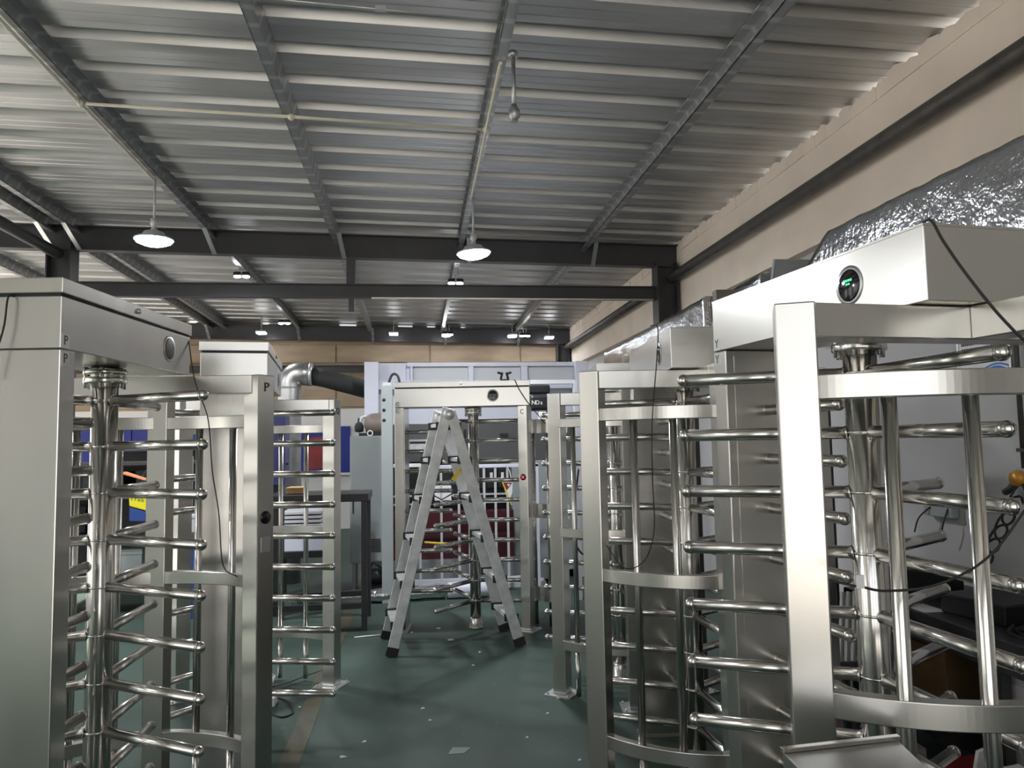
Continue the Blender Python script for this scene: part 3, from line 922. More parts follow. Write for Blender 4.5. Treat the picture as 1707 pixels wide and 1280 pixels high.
mpart('side_wall', PALEP, 2.0, 2.05, 9.46, 11.0, 0, 2.38)
mpart('rear_wall', PALEP, -0.45, 2.05, 11.0, 11.05, 0, 2.38)
mpart('roof_panel', PALEP, -0.45, 2.05, 9.56, 11.05, 2.36, 2.40)
# front left column with cable chain
colm = empty('machine_column', (-0.31, 8.3, 0))
tag(colm, 'pale square machine column with cable holes left of the ladder', 'column')
MB().box(-0.06, 0.06, -0.06, 0.06, 0, 2.33).obj('tube', CABGREY, colm, 0.004)
MB().box(-0.045, 0.045, -0.045, 0.045, 2.33, 2.36).obj('cap', PALEP, colm)
for z in (1.95, 2.06, 2.17):
    MB().lathe([(0.018, 0), (0.018, -0.004), (0, -0.004)], 12, (-0.03, -0.06, z), 'y').obj('hole', BLACK, colm)
MB().tube(spline([(0.02, 0, 2.36), (0.06, 0, 2.45), (0.12, -0.02, 2.43), (0.15, -0.02, 2.28)]), 0.014, 8).obj('hose', RUBBER, colm)
MB().box(0.09, 0.19, -0.02, 0.10, 1.55, 2.28).obj('side_cover', PALEP, colm, 0.004)
MB().box(0.09, 0.17, -0.03, -0.02, 1.63, 1.93).obj('filter_box', WHITEP, colm, 0.006)
# white railing in front of the machine
ral = empty('safety_railing', (0.4, 8.62, 0))
tag(ral, 'white square tube safety railing between the ladder and the machine', 'railing')
MB().box(-0.77, -0.17, -0.02, 0.02, 1.425, 1.465).obj('top_rail', WHITE, ral, 0.003)
MB().box(-0.17, 1.0, -0.02, 0.02, 1.40, 1.44).obj('top_rail', WHITEP, ral, 0.003)
for x in (-0.73, -0.52, -0.36, -0.12, 0.08, 0.20, 0.37, 0.50, 0.64, 0.80):
    MB().box(x - 0.013, x + 0.013, -0.013, 0.013, 0.16, 1.425).obj('baluster', PALEP, ral)
MB().box(-0.77, 1.0, -0.018, 0.018, 0.13, 0.165).obj('bottom_rail', WHITEP, ral)
for x in (-0.76, 0.98):
    MB().box(x - 0.02, x + 0.02, -0.02, 0.02, 0, 1.43).obj('post', WHITEP, ral)
fg = empty('warning_tag', (0.965, 8.0, 1.16))
tag(fg, 'white and red triangular warning tag hung beside the railing', 'tag')
MB().prism([(-0.055, 0.11), (0.055, 0.10), (0.05, -0.01), (0.02, -0.10), (0.0, -0.09)], -0.004, 0.004, 'y').obj('card', WHITE, fg)
MB().prism([(-0.05, 0.105), (0.05, 0.096), (-0.01, 0.02)], -0.006, -0.004, 'y').obj('red_field', REDM, fg)
MB().prism([(-0.005, 0.085), (0.03, 0.082), (0.008, 0.055)], -0.008, -0.006, 'y').obj('warning_triangle', WHITE, fg)
MB().bar((-0.055, -0.005, 0.11), (0.04, -0.005, -0.14), 0.012, 0.012).obj('stick', YELLOW, fg)
MB().tube([(0.05, 0, 0.10), (0.06, 0.3, 0.22), (0.06, 0.62, 0.27)], 0.003, 5).obj('string', CREAM, fg)
cable('yellow_hose', [(-0.12, 8.596, 0.62), (0.08, 8.592, 0.585), (0.37, 8.592, 0.56), (0.64, 8.592, 0.575), (0.80, 8.596, 0.61)], 0.012, 'yellow air hose sagging along the white railing behind the ladder', YELLOW, 8, 'hose')

# grey electric cabinet with the brown motor hood on it
cab = empty('electric_cabinet', (-0.57, 8.95, 0))
tag(cab, 'tall grey electric cabinet beside the white machine post', 'cabinet')
MB().box(-0.19, 0.19, -0.05, 0.32, 0.33, 1.79).obj('body', CABGREY, cab, 0.004)
dr = MB().box(-0.17, 0.19, -0.065, -0.052, 0.35, 1.775).obj('door', CABGREY, cab, 0.003)
MB().box(-0.16, -0.15, -0.075, -0.065, 0.9, 1.1).obj('handle', BLACK, dr)
vt = MB()
for k in range(7):
    vt.box(0.03, 0.16, -0.072, -0.066, 0.46 + k * 0.022, 0.472 + k * 0.022)
vt.obj('vent', DARKST, dr)
for sx in (-0.15, 0.15):
    for sy in (0.0, 0.3):
        MB().box(sx - 0.02, sx + 0.02, sy - 0.02, sy + 0.02, 0, 0.33).obj('leg', CABGREY, cab)
mh = empty('blower_motor', (-0.52, 8.95, 1.79))
tag(mh, 'brown grey blower motor hood with fittings on top of the grey cabinet', 'motor')
MB().lathe([(0.04, -0.12), (0.10, -0.10), (0.125, -0.03), (0.13, 0.05), (0.12, 0.12), (0.0, 0.12)], 20, (0.04, 0.06, 0.14), 'x').obj('hood', mat('brown_hood', (0.16, 0.13, 0.11), 0.5), mh)
MB().box(-0.02, 0.10, 0.0, 0.14, 0.0, 0.05).obj('foot', BLACK, mh)
MB().lathe([(0.0, -0.05), (0.05, -0.04), (0.055, 0.02), (0.04, 0.06), (0.02, 0.07), (0.015, 0.12), (0.0, 0.12)], 14, (-0.14, 0.03, 0.09)).obj('valve', RUBBER, mh)
MB().tube(spline([(-0.13, 0.03, 0.16), (-0.10, 0.03, 0.22), (-0.02, 0.05, 0.23), (0.03, 0.06, 0.2)]), 0.02, 8).obj('fitting_pipe', SILVERP, mh)
MB().box(-0.14, 0.12, -0.02, 0.1, 0.0, 0.035).obj('tray', BLACK, mh)
MB().tube([Vector((-0.01 + 0.03 * math.cos(a), -0.03, 0.03 + 0.03 * math.sin(a))) for a in [2 * PI * k / 12 for k in range(12)]], 0.007, 6, closed=True).obj('lifting_ring', WHITE, mh)
pm = empty('pump_motor', (-0.45, 8.75, 0))
tag(pm, 'dark pump on the floor under the grey cabinet', 'pump')
MB().lathe([(0.0, -0.16), (0.08, -0.15), (0.09, -0.05), (0.09, 0.12), (0.05, 0.15), (0.0, 0.16)], 16, (0.02, 0, 0.2), 'x').obj('motor', BLACK, pm)
MB().box(-0.10, 0.14, -0.07, 0.07, 0.0, 0.10).obj('base', BLACK, pm, 0.01)
MB().tube(spline([(-0.08, 0, 0.26), (-0.04, -0.03, 0.36), (0.06, -0.05, 0.30), (0.10, -0.04, 0.38)]), 0.012, 8).obj('hose', RUBBER, pm)

# spiral elbow duct and the sloping black hose
el = empty('spiral_elbow_duct', (-1.58, 9.75, 2.3))
tag(el, 'silver spiral duct elbow rising behind the second turnstile', 'duct')
path = [(0, 0, -2.3), (0, 0, 0.0), (-0.005, 0, 0.12)] + [(0.0 + 0.13 - 0.13 * math.cos(a), 0, 0.17 + 0.13 * math.sin(a)) for a in [R(t) for t in (0, 15, 30, 45, 60, 75, 90)]] + [(0.26, 0.02, 0.285)]
path[2] = (0, 0, 0.13)
MB().tube(path, 0.145, 24).obj('duct', DUCTM, el)
for (c, n) in (((0, 0, 0.12), (0, 0, 1)), ((0, 0, -0.10), (0, 0, 1))):
    MB().lathe([(0.146, -0.012), (0.155, -0.006), (0.155, 0.006), (0.146, 0.012)], 24, c).obj('joint_band', DUCTM, el)
MB().lathe([(0.10, -0.02), (0.15, 0.0), (0.15, 0.03)], 20, (0.25, 0, 0.29), 'x').obj('collar', GALV, el)
o = MB().tube([(-1.30, 9.78, 2.57), (-1.15, 9.76, 2.54), (-0.55, 9.70, 2.37)], 0.115, 18).obj('black_exhaust_hose', RUBBER)
tag(o, 'thick black hose sloping from the spiral elbow to the machine post', 'hose')

# dark steel rack table left of the ladder
rk = empty('steel_rack_table', (-0.9, 7.25, 0))
tag(rk, 'dark welded steel frame table behind the second turnstile', 'table')
for x in (-0.42, 0.42):
    for yy in (-0.13, 0.45):
        MB().box(x - 0.025, x + 0.025, yy - 0.025, yy + 0.025, 0, 1.17).obj('leg', DARKB, rk, 0.002)
MB().box(-0.46, 0.46, -0.17, 0.49, 1.17, 1.24).obj('top', DARKB, rk, 0.004)
MB().box(-0.395, 0.395, -0.15, -0.11, 0.20, 0.25).obj('stretcher', DARKB, rk)
MB().box(-0.395, 0.395, 0.43, 0.47, 0.20, 0.25).obj('stretcher', DARKB, rk)
MB().box(-0.395, 0.395, -0.15, -0.11, 0.0, 0.03).obj('floor_bar', DARKB, rk)
# foil pipe along the floor
fp = MB()
pts = [Vector((-1.3 + 0.10 * k, 8.25 + 0.006 * k, 0.078)) for k in range(17)]
rr = [0.070 + 0.006 * math.sin(k * 2.1) for k in range(17)]
rr[9] = rr[10] = 0.078
o = fp.tube(pts, rr, 16).obj('foil_pipe', FOIL)
tag(o, 'foil wrapped pipe lying across the floor behind the ladder', 'pipe')
o = MB().lathe([(0.0, -0.22), (0.08, -0.22), (0.085, -0.2), (0.085, 0.2), (0.08, 0.22), (0.0, 0.22)], 18, (0.55, 8.35, 0.09), 'x').obj('white_roll', WHITEP)
tag(o, 'pale roll lying on the floor at the machine base', 'roll')

# black blower box and white box beside turnstile C
bb = empty('hoist_motor', (1.33, 8.0, 2.07))
tag(bb, 'black hoist motor with pale marking hung behind the turnstile C', 'motor')
MB().box(-0.13, 0.11, -0.06, 0.12, 0.13, 0.23).obj('upper_housing', BLACK, bb, 0.02)
MB().box(-0.11, 0.13, -0.07, 0.12, -0.05, 0.12).obj('lower_housing', BLACK, bb, 0.03)
MB().box(0.06, 0.13, -0.05, 0.10, -0.16, 0.0).obj('chain_bag', BLACK, bb, 0.02)
for i, ch in enumerate('NDs'):
    letter(ch, 0.062, (-0.075 + i * 0.042, -0.0715, 0.035), (0, -1, 0), bb, WHITE)
MB().box(-0.14, 0.4, 0.0, 0.05, 0.24, 0.285).obj('rail', PALEP, bb, 0.003)
MB().box(0.38, 0.42, -0.02, 0.07, -2.07, 0.28).obj('post', PALEP, bb, 0.003)
o = empty('control_pendant', (1.355, 7.98, 1.86)); tag(o, 'white control box hanging under the black hoist motor', 'box')
MB().box(-0.042, 0.042, -0.03, 0.03, 0, 0.17).obj('casing', WHITE, o, 0.006)
MB().tube([(0, 0, 0.17), (0, 0, 0.20)], 0.008, 6).obj('lead', RUBBER, o)
cg = empty('guard_section', (1.17, 7.25, 0))
tag(cg, 'curved steel guard section with bars behind the turnstile C', 'guard')
for z in (1.77, 0.98, 0.22):
    MB().arcband(0.38, 0.42, z, z + 0.13, R(150), R(262), 16, 0.28).obj('guard_band', STEEL, cg)
for a in (160, 185, 210, 235, 255):
    p = (0.28 + 0.4 * math.cos(R(a)), 0.4 * math.sin(R(a)))
    MB().tube([(*p, 0.0), (*p, 1.78)], 0.019, 12).obj('guard_bar', TUBE, cg)
ch_ = MB()
for k in range(16):
    z = 1.45 - k * 0.028
    c = Vector((1.00 + 0.012 * math.sin(k), 7.1, z))
    ch_.tube([c + Vector(((0.012 if k % 2 else 0.002) * math.cos(a), (0.002 if k % 2 else 0.012) * math.cos(a), 0.02 * math.sin(a))) for a in [2 * PI * j / 8 for j in range(8)]], 0.0045, 5, closed=True)
o = ch_.obj('yellow_chain', YELLOW); tag(o, 'yellow chain hanging beside the right post of turnstile C', 'chain')
br = empty('canopy_bracket', (plan(-0.07, 7.0) + (2.2565,)))
tag(br, 'small black clamp bracket sitting on the lid of turnstile C', 'bracket')
MB().box(-0.04, 0.04, -0.03, 0.03, 0.0, 0.02).obj('foot', BLACK, br)
MB().bar((-0.035, 0, 0.02), (-0.02, 0, 0.085), 0.03, 0.02).bar((-0.02, 0, 0.07), (-0.065, 0, 0.085), 0.02, 0.02).obj('jaw', BLACK, br)
MB().bar((0.035, 0, 0.02), (0.02, 0, 0.085), 0.03, 0.02).bar((0.02, 0, 0.07), (0.065, 0, 0.085), 0.02, 0.02).obj('jaw', BLACK, br)

# ------------------------------------------------------------------ far left: blue board, racks, bag
bd = empty('blue_notice_board', (-4.2, 15.55, 1.13))
tag(bd, 'long blue notice board with a red picture on the white far wall', 'board')
for k in range(4):
    MB().box(-2.7 + k * 1.4, -1.32 + k * 1.4, -0.03, 0.04, 0, 0.93).obj('panel', BLUE, bd, 0.004)
MB().box(1.98, 2.50, -0.038, -0.031, 0.08, 0.72).obj('red_picture', REDM, bd)
MB().box(-2.75, 2.95, -0.05, 0.03, -0.05, -0.005).obj('bottom_rail', ALU, bd)
def shelf_rack(x, y, w_, d_, h_, levels, label, m=DARKST):
    e = empty('storage_rack', (x, y, 0)); tag(e, label, 'rack')
    for sx in (-1, 1):
        for sy in (-1, 1):
            MB().box(sx * w_ / 2 - 0.02, sx * w_ / 2 + 0.02, sy * d_ / 2 - 0.02, sy * d_ / 2 + 0.02, 0, h_).obj('upright', PALEP, e)
    MB().box(-w_ / 2 + 0.02, w_ / 2 - 0.02, d_ / 2 - 0.03, d_ / 2 - 0.02, 0.15, h_ - 0.1).obj('back_panel', DARKB, e)
    for z in levels:
        MB().box(-w_ / 2, w_ / 2, -d_ / 2, d_ / 2, z - 0.03, z).obj('shelf', m, e)
    return e
shelf_rack(-3.3, 8.6, 1.9, 0.6, 1.60, (0.30, 0.80, 1.20, 1.55), 'grey storage rack with dark shelves behind the turnstile P')
shelf_rack(-3.3, 10.4, 1.8, 0.6, 1.75, (0.35, 0.8, 1.25, 1.7), 'grey storage rack standing before the blue board')
def crate(name, x, y, z, sx, sy, sz, m, label, cat='box', rz=0.0, group=None):
    e = empty(name, (x, y, z), rz); tag(e, label, cat, group)
    MB().box(-sx / 2, sx / 2, -sy / 2, sy / 2, 0, sz).obj('body', m, e, 0.005)
    MB().box(-sx / 2 - 0.006, sx / 2 + 0.006, -sy / 2 - 0.006, sy / 2 + 0.006, sz * 0.84, sz * 0.93).obj('rim', m, e, 0.002)
    return e
crate('machine_part_box', -2.75, 8.55, 1.205, 0.34, 0.34, 0.26, BLACK, 'black box on the upper shelf behind the turnstile P')
crate('machine_part_box', -3.25, 8.55, 1.205, 0.4, 0.34, 0.24, BLACK, 'black box left of its twin on the upper shelf')
crate('machine_part_box', -3.8, 8.55, 0.805, 0.5, 0.34, 0.28, CABGREY, 'grey box on the middle shelf of the left rack')
crate('machine_part_box', -3.1, 8.55, 0.305, 0.5, 0.34, 0.34, CABGREY, 'grey box on the lowest shelf of the left rack')
crate('machine_part_box', -2.62, 8.5, 0.805, 0.3, 0.3, 0.14, WHITE, 'flat white box on the middle shelf behind the turnstile P')
crate('blue_bin', -2.16, 8.1, 0.0, 0.30, 0.36, 0.80, BLUEP, 'tall blue plastic bin on the floor behind the turnstile P', 'bin')
crate('grey_tray_box', -2.2, 8.05, 0.805, 0.22, 0.22, 0.22, PALEP, 'pale grey open box standing on the blue bin', 'box')
bg = empty('yellow_bag', (-2.74, 8.0, 1.09))
tag(bg, 'yellow printed bag with black and red lettering hung on the rack', 'bag')
mb = MB().prism([(-0.11, 0.18), (0.09, 0.21), (0.10, 0.06), (0.06, -0.02), (-0.10, 0.03)], -0.03, 0.03, 'y')
mb.obj('body', mat('bag_yellow', (0.80, 0.72, 0.02), 0.4), bg, 0.008)
for i, ch in enumerate('trob'):
    l = letter(ch, 0.055, (-0.075 + i * 0.034, -0.0315, 0.105 - i * 0.006), (0, -1, 0), bg)
for i in range(3):
    MB().bar((-0.02 + i * 0.035, -0.0315, 0.15), (0.0 + i * 0.035, -0.0315, 0.195), 0.002, 0.02).obj('red_mark', mat('bag_red', (0.6, 0.05, 0.02), 0.5) if i == 0 else bpy.data.materials['bag_red'], bg)
MB().prism([(-0.10, 0.02), (0.06, -0.03), (0.08, -0.13), (-0.10, -0.12)], -0.025, 0.025, 'y').obj('lower_pouch', BLUEP, bg, 0.006)
MB().tube([(-0.09, 0, 0.18), (-0.05, 0.2, 0.33), (0.0, 0.28, 0.46), (0.05, 0.2, 0.33), (0.08, 0, 0.20)], 0.006, 6).obj('strap', RUBBER, bg)
rp = MB().prism([(-0.12, 0.0), (0.10, -0.07), (0.10, -0.06), (-0.12, 0.02)], -0.06, 0.06, 'y').obj('striped_folder', mat('folder_orange', (0.7, 0.25, 0.12), 0.5))
rp.location = (-2.80, 8.05, 1.44)
tag(rp, 'orange and white folder tilted above the yellow bag', 'folder')
crate('carton', -1.12, 7.35, 1.2455, 0.16, 0.2, 0.06, CARD, 'flat cardboard carton on the dark steel table', 'carton')
bm_ = empty('bench_machine', (-1.25, 8.62, 0)); tag(bm_, 'pale low machine with stacked plates behind the steel table', 'machine')
MB().box(-0.25, 0.30, -0.15, 0.3, 0.55, 0.80).obj('body', WHITEP, bm_, 0.005)
for k in range(4):
    MB().box(-0.2, 0.22, -0.17, 0.28, 0.81 + k * 0.045, 0.84 + k * 0.045).obj('plate', PALEP, bm_, 0.003)
MB().box(-0.28, 0.33, -0.18, 0.33, 0.48, 0.55).obj('table', BLACK, bm_, 0.004)
for sx in (-0.25, 0.3):
    for sy in (-0.14, 0.3):
        MB().box(sx - 0.03, sx + 0.03, sy - 0.03, sy + 0.03, 0, 0.48).obj('leg', BLACK, bm_)
mo = empty('control_tower', (-1.42, 7.85, 0)); tag(mo, 'dark navy control tower seen between the bars of the second turnstile', 'machine')
MB().box(-0.10, 0.12, -0.1, 0.2, 1.30, 2.0).obj('screen_housing', mat('navy', (0.02, 0.02, 0.09), 0.4), mo, 0.006)
MB().box(-0.05, 0.07, 0.0, 0.1, 0.0, 1.30).obj('mast', BLACK, mo)
MB().box(0.12, 0.14, -0.02, 0.02, 1.5, 1.52).obj('knob', BLACK, mo)

# ------------------------------------------------------------------ foil ducts along the beige wall
def foil_duct(y0, y1, z_top0, z_top1, depth_z, slant0, label, x0=2.95, x1=3.34):
    mb = MB()
    ny, nz = max(6, int((y1 - y0) / 0.06)), 14
    secs = []
    per = [(x1, 0.0)] + [(x0 + 0.03 + (x1 - x0 - 0.03) * (1 - k / 5), 0.0) for k in range(1, 6)] + [(x0 + 0.008, -0.012)] + [(x0, -0.04 - (depth_z - 0.04) * k / nz) for k in range(nz + 1)] + [(x1, -depth_z)]
    n = len(per)
    for i in range(ny + 1):
        t = i / ny
        for (x, dz) in per:
            y = y0 + (y1 - y0) * t + slant0 * (-dz) * max(0.0, t * 4 - 3)
            z = z_top0 + (z_top1 - z_top0) * t + dz
            k = noise.noise(Vector((x * 6, y * 7 + z * 5, z * 6 - y * 3))) * 0.006 + noise.noise(Vector((x * 17, y * 19, z * 13))) * 0.003
            mb.v.append((x - k if x < x1 - 0.01 else x, y, z + (k if dz > -0.05 else 0)))
    for i in range(ny):
        for j in range(n - 1):
            mb.face([i * n + j, i * n + j + 1, (i + 1) * n + j + 1, (i + 1) * n + j], True)
    mb.face(list(range(n))); mb.face([ny * n + j for j in range(n)][::-1])
    o = mb.obj('foil_duct', FOIL)
    return tag(o, label, 'duct')
foil_duct(0.8, 4.95, 3.13, 3.18, 0.62, 1.6, 'crumpled foil wrapped duct over the Y turnstile canopy')
foil_duct(6.03, 7.0, 3.12, 3.07, 0.5, 0.3, 'short foil wrapped duct between the grey flange and the steel column')
d3 = foil_duct(6.4, 10.0, 2.97, 2.90, 0.5, 0.3, 'long foil wrapped duct passing before the steel column', 2.58, 2.92)
for yy in (7.6, 8.4):
    MB().bar((2.9, yy, 2.6), (3.36, yy, 2.6), 0.04, 0.04).obj('wall_hanger', GALV, d3)
fg2 = MB().bar((3.13, 5.78, 3.16), (3.13, 5.98, 2.62), 0.36, 0.035, up=(0, 1, 0)).obj('duct_flange', CABGREY)
tag(fg2, 'grey flange plate between two foil ducts on the beige wall', 'flange')
fg3 = MB().box(2.66, 2.92, 6.30, 6.395, 2.75, 3.01).obj('duct_flange', mat('brown_flange', (0.20, 0.17, 0.16), 0.6))
tag(fg3, 'brown flange block on the foil duct beside the steel column', 'flange')
mb = MB().tube(spline([(3.05, 10.45, 2.80), (3.02, 10.7, 2.92), (3.05, 10.95, 2.85), (3.06, 11.2, 2.62)]), [0.13 + 0.012 * math.sin(i * 1.7) for i in range(25)], 14)
o = mb.obj('wrapped_hose', mat('beige_wrap', (0.36, 0.29, 0.23), 0.9, noise_amt=0.5, noise_scale=18)); tag(o, 'bulging beige wrapped hose at the far end of the foil duct', 'hose')
mb = MB()
for k in range(5):
    mb.tube(spline([(2.88 + 0.02 * k, 11.55, 2.55), (2.85, 11.65 + 0.05 * k, 2.70 + 0.01 * k), (2.82, 11.95, 2.66 - 0.02 * k), (2.84, 12.15, 2.52)]), 0.012, 6)
o = mb.obj('rope_coil', CARD); tag(o, 'tangled brown rope on the pipe end beyond the foil duct', 'rope')
o = MB().ball((2.9, 11.36, 2.58), 0.14, 12, 8, (0.8, 1.0, 0.8)).obj('dark_bundle', mat('dark_brown', (0.05, 0.035, 0.025), 0.9)); tag(o, 'dark brown bundle lying beside the tangled rope', 'bundle')
sh = empty('wall_pipe_shelf', (3.0, 11.4, 2.4)); tag(sh, 'wall bracket shelf carrying the rope and dark bundle', 'shelf')
MB().box(-0.25, 0.25, -1.2, 1.2, 0.0, 0.04).obj('board', CARD, sh)
for yy in (-0.9, 0.9):
    MB().box(0.2, 0.34, yy - 0.02, yy + 0.02, -0.25, 0.0).obj('bracket', DARKST, sh)

# ------------------------------------------------------------------ right wall fittings
po = empty('wall_poster', (3.345, 4.03, 2.04)); tag(po, 'wall poster with rows of small print and a blue wave band', 'poster')
MB().box(-0.006, 0.0, -0.20, 0.20, -0.05, 0.33).obj('sheet', WHITE, po)
MB().box(-0.010, -0.006, -0.21, -0.195, -0.06, 0.34).box(-0.010, -0.006, 0.195, 0.21, -0.06, 0.34).obj('frame', ALU, po)
wv = [(-0.19 + 0.38 * k / 14, 0.045 + 0.018 * math.sin(k * 0.5)) for k in range(15)]
MB().prism([(-0.19, -0.04)] + [(0.19, -0.04)] + wv[::-1], -0.0085, -0.006, 'x').obj('blue_wave', mat('print_blue', (0.02, 0.16, 0.55), 0.5), po)
MB().prism([(p, q - 0.012) for p, q in wv] + [(p, q - 0.026 + 0.01 * math.sin(i * 0.4)) for i, (p, q) in list(enumerate(wv))[::-1]], -0.0095, -0.0085, 'x').obj('pale_wave', WHITE, po)
rows = MB()
rr_ = random.Random(3)
for r_ in range(5):
    yy = 0.17
    while yy > -0.15:
        w_ = rr_.uniform(0.008, 0.016)
        rows.box(-0.0075, -0.006, yy - w_, yy, 0.255 - r_ * 0.034, 0.272 - r_ * 0.034)
        yy -= w_ + 0.005
rows.obj('print_rows', INK, po)
cw = empty('wall_conduit', (3.32, 3.76, 1.45)); tag(cw, 'thin grey conduit dropping down the wall beside the poster', 'conduit')
MB().tube([(0, 0, 0.05), (0, 0, 1.75)], 0.014, 8).obj('pipe', PIPEM, cw)
for z in (0.15, 0.75, 1.4):
    MB().box(-0.02, 0.02, -0.026, 0.026, z - 0.01, z + 0.01).obj('clip', PIPEM, cw)
MB().box(-0.03, 0.03, -0.05, 0.03, -0.14, 0.05).obj('outlet_box', CABGREY, cw, 0.004)
ga = empty('air_regulator', (3.22, 3.69, 1.45)); tag(ga, 'orange air regulator with black coil hose on the grey wall', 'regulator')
MB().lathe([(0.0, -0.03), (0.038, -0.028), (0.045, 0), (0.038, 0.02), (0.0, 0.025)], 16, (0, 0, 0), 'x').obj('bowl', ORANGE, ga)
MB().tube([(0.0, 0.01, -0.01), (0.0, 0.06, -0.06), (0, 0.10, -0.08)], 0.02, 8).obj('coupling', DARKST, ga)
MB().tube(spline([(0, -0.03, -0.03), (0, -0.05, -0.07), (0, -0.075, -0.09)]), 0.01, 6).obj('lever', RUBBER, ga)
MB().tube([(0.0, 0, 0), (0.07, 0, 0)], 0.012, 8).obj('stem', DARKST, ga)
pts = []
for k in range(70):
    a = k * 0.55
    t = k / 69
    pts.append((3.20 + 0.03 * math.cos(a), 3.66 + 0.36 * t + 0.05 * math.sin(a), 1.38 - 0.50 * t + 0.055 * math.cos(a)))
o = MB().tube(pts, 0.007, 6).obj('coil_hose', RUBBER); tag(o, 'black coiled air hose drooping below the orange regulator', 'hose')
so = empty('socket_box', (3.345, 4.45, 1.17)); tag(so, 'grey socket box with yellow warning sticker on the lower wall', 'socket')
MB().box(-0.05, 0.0, -0.13, 0.13, 0.0, 0.13).obj('casing', CABGREY, so, 0.005)
MB().box(-0.052, -0.05, 0.05, 0.11, 0.06, 0.12).obj('sticker', mat('sticker', (0.6, 0.6, 0.03), 0.5), so)
for i in range(2):
    letter('!', 0.04, (-0.0525, 0.095 - i * 0.03, 0.09), (-1, 0, 0), so)
MB().tube(spline([(-0.05, 0.06, 0.06), (-0.08, 0.14, -0.02), (-0.06, 0.22, -0.12)]), 0.005, 6).obj('lead', RUBBER, so)
MB().tube(spline([(-0.05, -0.10, 0.06), (-0.07, -0.07, -0.05), (-0.06, -0.04, -0.14)]), 0.005, 6).obj('lead', RUBBER, so)

# dark cabinet edge, workbench, clutter
cbn = empty('dark_cabinet', (2.38, 4.78, 0)); tag(cbn, 'tall dark metal cabinet behind the end panel of the Y turnstile', 'cabinet')
MB().box(-0.27, 0.27, -0.25, 0.15, 0.0, 1.95).obj('body', DARKST, cbn, 0.005)
MB().box(-0.26, -0.01, -0.27, -0.25, 0.08, 1.92).obj('door', DARKST, cbn, 0.004)
MB().box(0.01, 0.26, -0.27, -0.25, 0.08, 1.92).obj('door', DARKST, cbn, 0.004)
wbh = empty('workbench', (3.0, 3.5, 0)); tag(wbh, 'dark workbench along the grey wall behind the Y turnstile', 'workbench')
MB().box(-0.40, 0.34, -1.6, 0.9, 0.72, 0.77).obj('top', DARKST, wbh, 0.004)
for sx in (-0.36, 0.30):
    for sy in (-1.55, -0.3, 0.85):
        MB().box(sx - 0.025, sx + 0.025, sy - 0.025, sy + 0.025, 0, 0.72).obj('leg', DARKST, wbh)
MB().box(-0.34, 0.32, -1.5, 0.85, 0.12, 0.15).obj('lower_shelf', DARKST, wbh)
MB().box(-0.39, -0.37, -1.5, 0.85, 0.62, 0.72).obj('apron', DARKST, wbh)
crate('tool_case', 2.93, 4.16, 0.7705, 0.36, 0.30, 0.16, BLACK, 'black tool case at the far end of the workbench', 'case')
crate('tool_case', 2.95, 3.55, 0.7705, 0.40, 0.36, 0.10, BLACK, 'low black tool case in the middle of the workbench', 'case', 0.2)
crate('tool_case', 3.05, 3.0, 0.7705, 0.36, 0.42, 0.12, mat('navy_case', (0.015, 0.02, 0.05), 0.4), 'navy tool case at the near end of the workbench', 'case', -0.15)
o = MB().tube(spline([(2.70, 3.12, 0.779), (2.78, 3.26, 0.779), (2.82, 3.12, 0.784), (2.72, 2.98, 0.784), (2.66, 3.15, 0.789), (2.78, 3.28, 0.794)]), 0.008, 6).obj('cable_bundle', RUBBER); tag(o, 'loose black cable bundle lying on the workbench', 'cable')
o = MB().box(2.62, 2.74, 3.68, 3.90, 0.7705, 0.775).obj('paper_sheet', WHITE); tag(o, 'white paper sheet lying on the workbench edge', 'paper')
o = MB().lathe([(0.0, 0), (0.02, 0), (0.02, 0.16), (0.012, 0.18), (0.0, 0.18)], 10, (2.62, 4.15, 0.7705)).obj('black_bottle', BLACK); tag(o, 'slim black bottle standing on the workbench', 'bottle')
crate('carton', 2.88, 3.9, 0.1505, 0.36, 0.40, 0.42, mat('shaded_cardboard', (0.15, 0.085, 0.035), 0.8), 'cardboard carton on the lower shelf of the workbench', 'carton', 0.1)  # cardboard colour darkened to stand for the deep shade under the bench
crate('grey_cabinet', 2.98, 2.95, 0.1505, 0.58, 0.75, 0.44, LOWWALL, 'grey white drawer cabinet under the workbench', 'cabinet')
crate('red_crate', 2.46, 3.13, 0.0, 0.26, 0.30, 0.22, mat('red_plastic', (0.22, 0.015, 0.02), 0.5), 'red plastic crate on the floor before the workbench', 'crate', 0.1)
o = MB().prism([(-0.05, 0), (0.05, 0.01), (0.04, 0.10), (-0.03, 0.08)], -0.01, 0.01, 'y').obj('crumpled_paper', WHITE); o.location = (2.47, 3.13, 0.2205); tag(o, 'crumpled white paper on the red crate', 'paper')
gb = MB()
rg = random.Random(5)
for k in range(60):
    p = Vector((2.20 + rg.uniform(-0.09, 0.09), 3.40 + rg.uniform(-0.09, 0.09), 0.30 + rg.uniform(-0.04, 0.12)))
    d = Vector((rg.uniform(-1, 1), rg.uniform(-1, 1), rg.uniform(-1, 1))).normalized() * 0.03
    gb.bar(p - d, p + d, 0.012, 0.006)
gb.box(2.09, 2.31, 3.29, 3.51, 0.0, 0.26)
o = gb.obj('metal_offcuts', GALV); tag(o, 'heap of shiny metal offcuts in a bin beneath the Y turnstile arms', 'offcuts', kind='stuff')
o = MB().prism([(0, 0), (0.22, 0.0), (0.22, 0.07), (0.03, 0.05)], -0.1, 0.1, 'y').obj('white_shoe_cover', WHITE); o.location = (2.17, 2.74, 0.3005)
tag(o, 'pale folded sheet resting low behind the Y turnstile cage', 'sheet')
